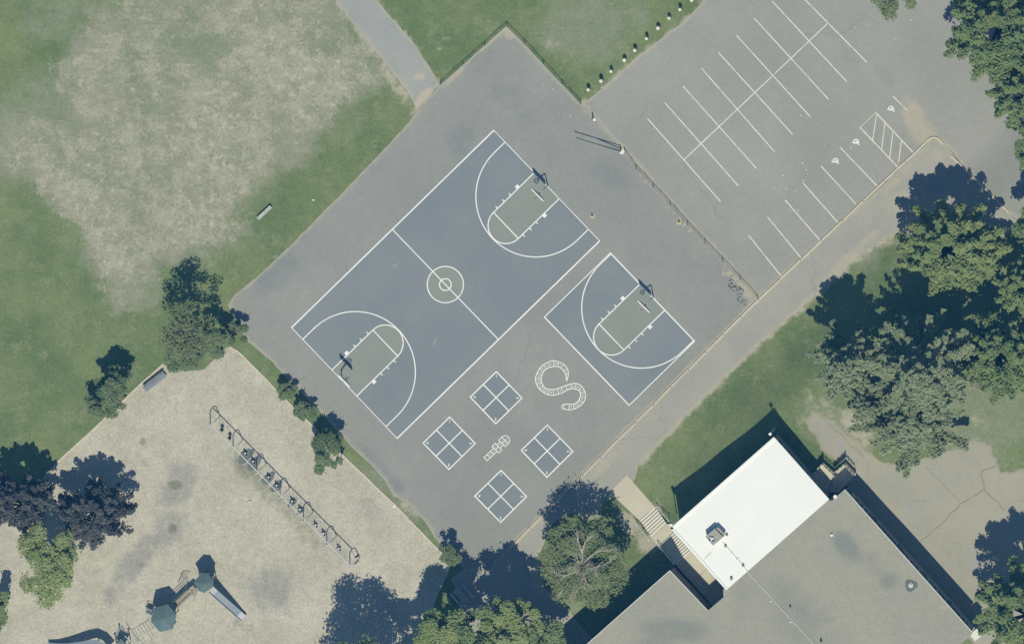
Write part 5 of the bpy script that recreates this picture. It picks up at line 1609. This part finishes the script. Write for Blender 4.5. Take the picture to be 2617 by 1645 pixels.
for y in (-.75, .75):
    MB().box((0, y, .45), 1.8, .26, .04).build('seat_board', M['plank'], o)
for x in (-.65, .65):
    MB().bar((x, -.6, 0), (x, -.2, .73), .08, .05).bar((x, .6, 0), (x, .2, .73), .08, .05).bar((x, -.85, .41), (x, .85, .41), .05, .08).build('leg', M['wood'], o)

# ------------------------------------------------------------------ bicycles lying by the fence
def bicycle(p0, p1, mat, lab, tilt=62, seed=0):
    """p0, p1: wheel centres seen on the plan"""
    a, b = G(*p0), G(*p1)
    c = (a + b) / 2
    wb = .82; r = .25
    o = empty('bicycle', c, lab, 'bicycle', 'bicycles lying at the end of the fence')
    yaw = math.atan2(b.y - a.y, b.x - a.x)
    o.rotation_euler = (Matrix.Rotation(yaw, 3, 'Z') @ Matrix.Rotation(R(tilt), 3, 'X')).to_euler()
    o.location.z = .04 + (.05 if tilt > 0 else .05) + r * math.cos(R(tilt)) * 0 + .02
    for x in (-wb / 2, wb / 2):
        w = MB().ring((x, 0, r), r, .03, 'Y', 24, 6).build('wheel', M['galv'], o)
        MB().ring((x, 0, r), r - .04, .012, 'Y', 24, 5).build('rim', M['steel_w'], w)
        m = MB()
        for k in range(9):
            t = R(40 * k); m.tube([(x, 0, r), (x + (r - .03) * math.cos(t), 0, r + (r - .03) * math.sin(t))], .004, 4, cap=False)
        m.build('spokes', M['galv'], w)
    bb, seat, head = Vector((-.06, 0, .24)), Vector((-.16, 0, .58)), Vector((.28, 0, .56))
    m = MB()
    for q0, q1 in ((bb, seat), (seat, head), (bb, head + Vector((.02, 0, -.1))), ((-wb / 2, 0, r), bb), ((-wb / 2, 0, r), seat - Vector((0, 0, .06))), (head + Vector((-.01, 0, .06)), (wb / 2, 0, r))):
        m.tube([q0, q1], .026, 6)
    m.build('frame', M[mat], o)
    MB().box((-.19, 0, .64), .22, .11, .05).tube([seat, (-.18, 0, .62)], .014, 6).build('saddle', M['rubber'], o)
    MB().tube([(.22, -.26, .68), (.26, -.1, .66), (.26, .1, .66), (.22, .26, .68)], .014, 6).tube([head, (.26, 0, .66)], .014, 6).build('handlebar', M['galv'], o)
    MB().tube([bb + Vector((-.1, -.08, -.06)), bb + Vector((0, -.04, 0)), bb + Vector((0, .04, 0)), bb + Vector((.1, .08, .06))], .012, 6).build('pedals', M['dark'], o)
    return o
Zk = lambda x, y: (1840 + x / 12.61, 690 + y / 12.61)
bicycle(Zk(450, 370), Zk(560, 640), 'bike_r', 'dull reddish bicycle lying uppermost, nearest the fence bend', 70)
bicycle(Zk(690, 790), Zk(400, 690), 'bike_b', 'pale bluish bicycle lying in the middle of the heap', 66)
bicycle(Zk(700, 790), Zk(865, 1050), 'bike_w', 'silver bicycle lying lowest, nearest the kerb', 70)

# ------------------------------------------------------------------ small things
def cone(px, py, lab):
    o = empty('traffic_cone', G(px, py), lab, 'traffic cone', 'traffic cones on the asphalt')
    MB().box((0, 0, .02), .44, .44, .04).build('base', M['orange'], o)
    MB().lathe((0, 0, .04), [(.17, 0), (.03, .66), (.02, .68)], 16).build('body', M['white'], o)
    MB().lathe((0, 0, .04), [(.135, .2), (.1, .36), (.02, .361)], 16).build('collar', M['orange'], o)
    return o
cone(1514, 552, 'traffic cone between the full-length court and the fence')
cone(1735.5, 568, 'traffic cone standing close to the fence by the parking lot')
b = P(801, 510.5, .12); b.z = .12
m = MB(); m.lathe((0, 0, 0), [(.12 * math.sin(R(t)) + .001, -.12 * math.cos(R(t))) for t in range(0, 181, 15)], 18)
tag(m.build('ball', M['white'], smooth=True), 'white ball lying in the grass near the plank bench', 'ball').location = b
m = MB(); m.box((0, 0, .1), .22, .16, .2, .5)
o = empty('toy_bucket', G(638, 1283), 'small white toy bucket on the wood chips left of the swings', 'toy')
MB().lathe((0, 0, 0), [(.09, 0), (.13, .22), (.12, .22), (.085, .02), (.01, .015)], 14).build('pail', M['white'], o)
MB().tube([(.12 * math.cos(R(t)), 0, .22 + .12 * math.sin(R(t))) for t in range(0, 181, 20)], .01, 5).build('handle', M['galv'], o)
MB().box((.1, .28, .03), .05, .3, .03, .2).build('shovel', M['green_steel'], o)
def paper(px, py, s, lab, seed):
    rnd = random.Random(seed)
    m = MB()
    for k in range(3):
        pts = [Vector((rnd.uniform(-s, s), rnd.uniform(-s, s), rnd.uniform(.01, .12))) for _ in range(4)]
        m.poly(pts[:3]); m.poly([pts[0], pts[2], pts[3]])
    tag(m.build('paper_scrap', M['white']), lab, 'litter').location = G(px, py)
paper(285, 1109, .16, 'crumpled white paper on the wood chips near the grass edge', 3)
paper(1007, 1293, .2, 'torn white scrap on the grass strip beside the edging', 4)
paper(878, 1191, .14, 'white scrap beside the edging below the tall shrub', 5)
rnd = random.Random(12)
rp = None
for i in range(34):
    x, y = rnd.choice([(rnd.uniform(2130, 2420), rnd.uniform(0, 120)), (rnd.uniform(2000, 2560), rnd.uniform(100, 420)), (rnd.uniform(1960, 2080), rnd.uniform(420, 540)), (rnd.uniform(1340, 1480), rnd.uniform(160, 300)), (rnd.uniform(20, 800), rnd.uniform(20, 500))])
    if rp is None:
        m = MB(); m.lathe((0, 0, -.02), [(.055, 0), (.06, .03), (.04, .06), (.01, .07)], 8)
        rp = tag(m.build('pebble', M['concrete_light']), 'tiny pale stone scattered on the ground', 'stone', 'pale stones scattered on asphalt and field')
        o = rp
    else:
        o = rp.copy(); COL.objects.link(o)
    o.location = G(x, y); s_ = rnd.uniform(.6, 1.3); o.scale = (s_, s_ * rnd.uniform(.7, 1.2), s_)

# ------------------------------------------------------------------ light, sky, camera
sun_dir = Vector((.087, -.445, 1)).normalized()
sd = bpy.data.lights.new('sun', 'SUN'); sd.energy = 3.5; sd.angle = R(.5); sd.color = (1.0, .925, .775)
so = bpy.data.objects.new('sun', sd); COL.objects.link(so)
so.rotation_euler = sun_dir.to_track_quat('Z', 'Y').to_euler()
so.location = sun_dir * 200
w = bpy.data.worlds.new('World'); scene.world = w
w.use_nodes = True
nt = w.node_tree
sky = nt.nodes.new('ShaderNodeTexSky'); sky.sky_type = 'NISHITA'; sky.sun_disc = False
sky.sun_elevation = math.asin(sun_dir.z); sky.sun_rotation = math.atan2(sun_dir.x, sun_dir.y)
sky.altitude = 0; sky.air_density = 1.0; sky.dust_density = .3; sky.ozone_density = 4.0
bg = nt.nodes['Background']
nt.links.new(sky.outputs[0], bg.inputs['Color']); bg.inputs['Strength'].default_value = .068

# thin blue air between the ground and the high camera
hm = bpy.data.materials.new('blue_haze'); hm.use_nodes = True
ht = hm.node_tree
for n_ in list(ht.nodes):
    if n_.type == 'BSDF_PRINCIPLED': ht.nodes.remove(n_)
pv = ht.nodes.new('ShaderNodeVolumePrincipled')
pv.inputs['Color'].default_value = (.06, .42, 1.0, 1)
pv.inputs['Density'].default_value = .108 / DIST
ht.links.new(pv.outputs[0], [n_ for n_ in ht.nodes if n_.type == 'OUTPUT_MATERIAL'][0].inputs['Volume'])
hz = MB(); hz.box((0, 0, (CAM.z + 60 - 3) / 2), 1500, 1500, CAM.z + 60 + 3)
tag(hz.build('haze', hm), kind='stuff')

cam = bpy.data.cameras.new('camera')
co = bpy.data.objects.new('camera', cam); COL.objects.link(co)
co.matrix_world = Matrix(((RT.x, UP.x, -FWD.x, CAM.x), (RT.y, UP.y, -FWD.y, CAM.y), (RT.z, UP.z, -FWD.z, CAM.z), (0, 0, 0, 1)))
cam.sensor_fit = 'HORIZONTAL'
cam.angle_x = 2 * math.atan((2617 / S / 2) / DIST)
cam.clip_start = 10; cam.clip_end = 6000
scene.camera = co
vs = scene.view_settings
vs.view_transform = 'Standard'; vs.look = 'None'; vs.exposure = 0.19; vs.gamma = 1.0
scene.cycles.max_bounces = 6
scene.cycles.volume_bounces = 0
scene.cycles.use_denoising = False
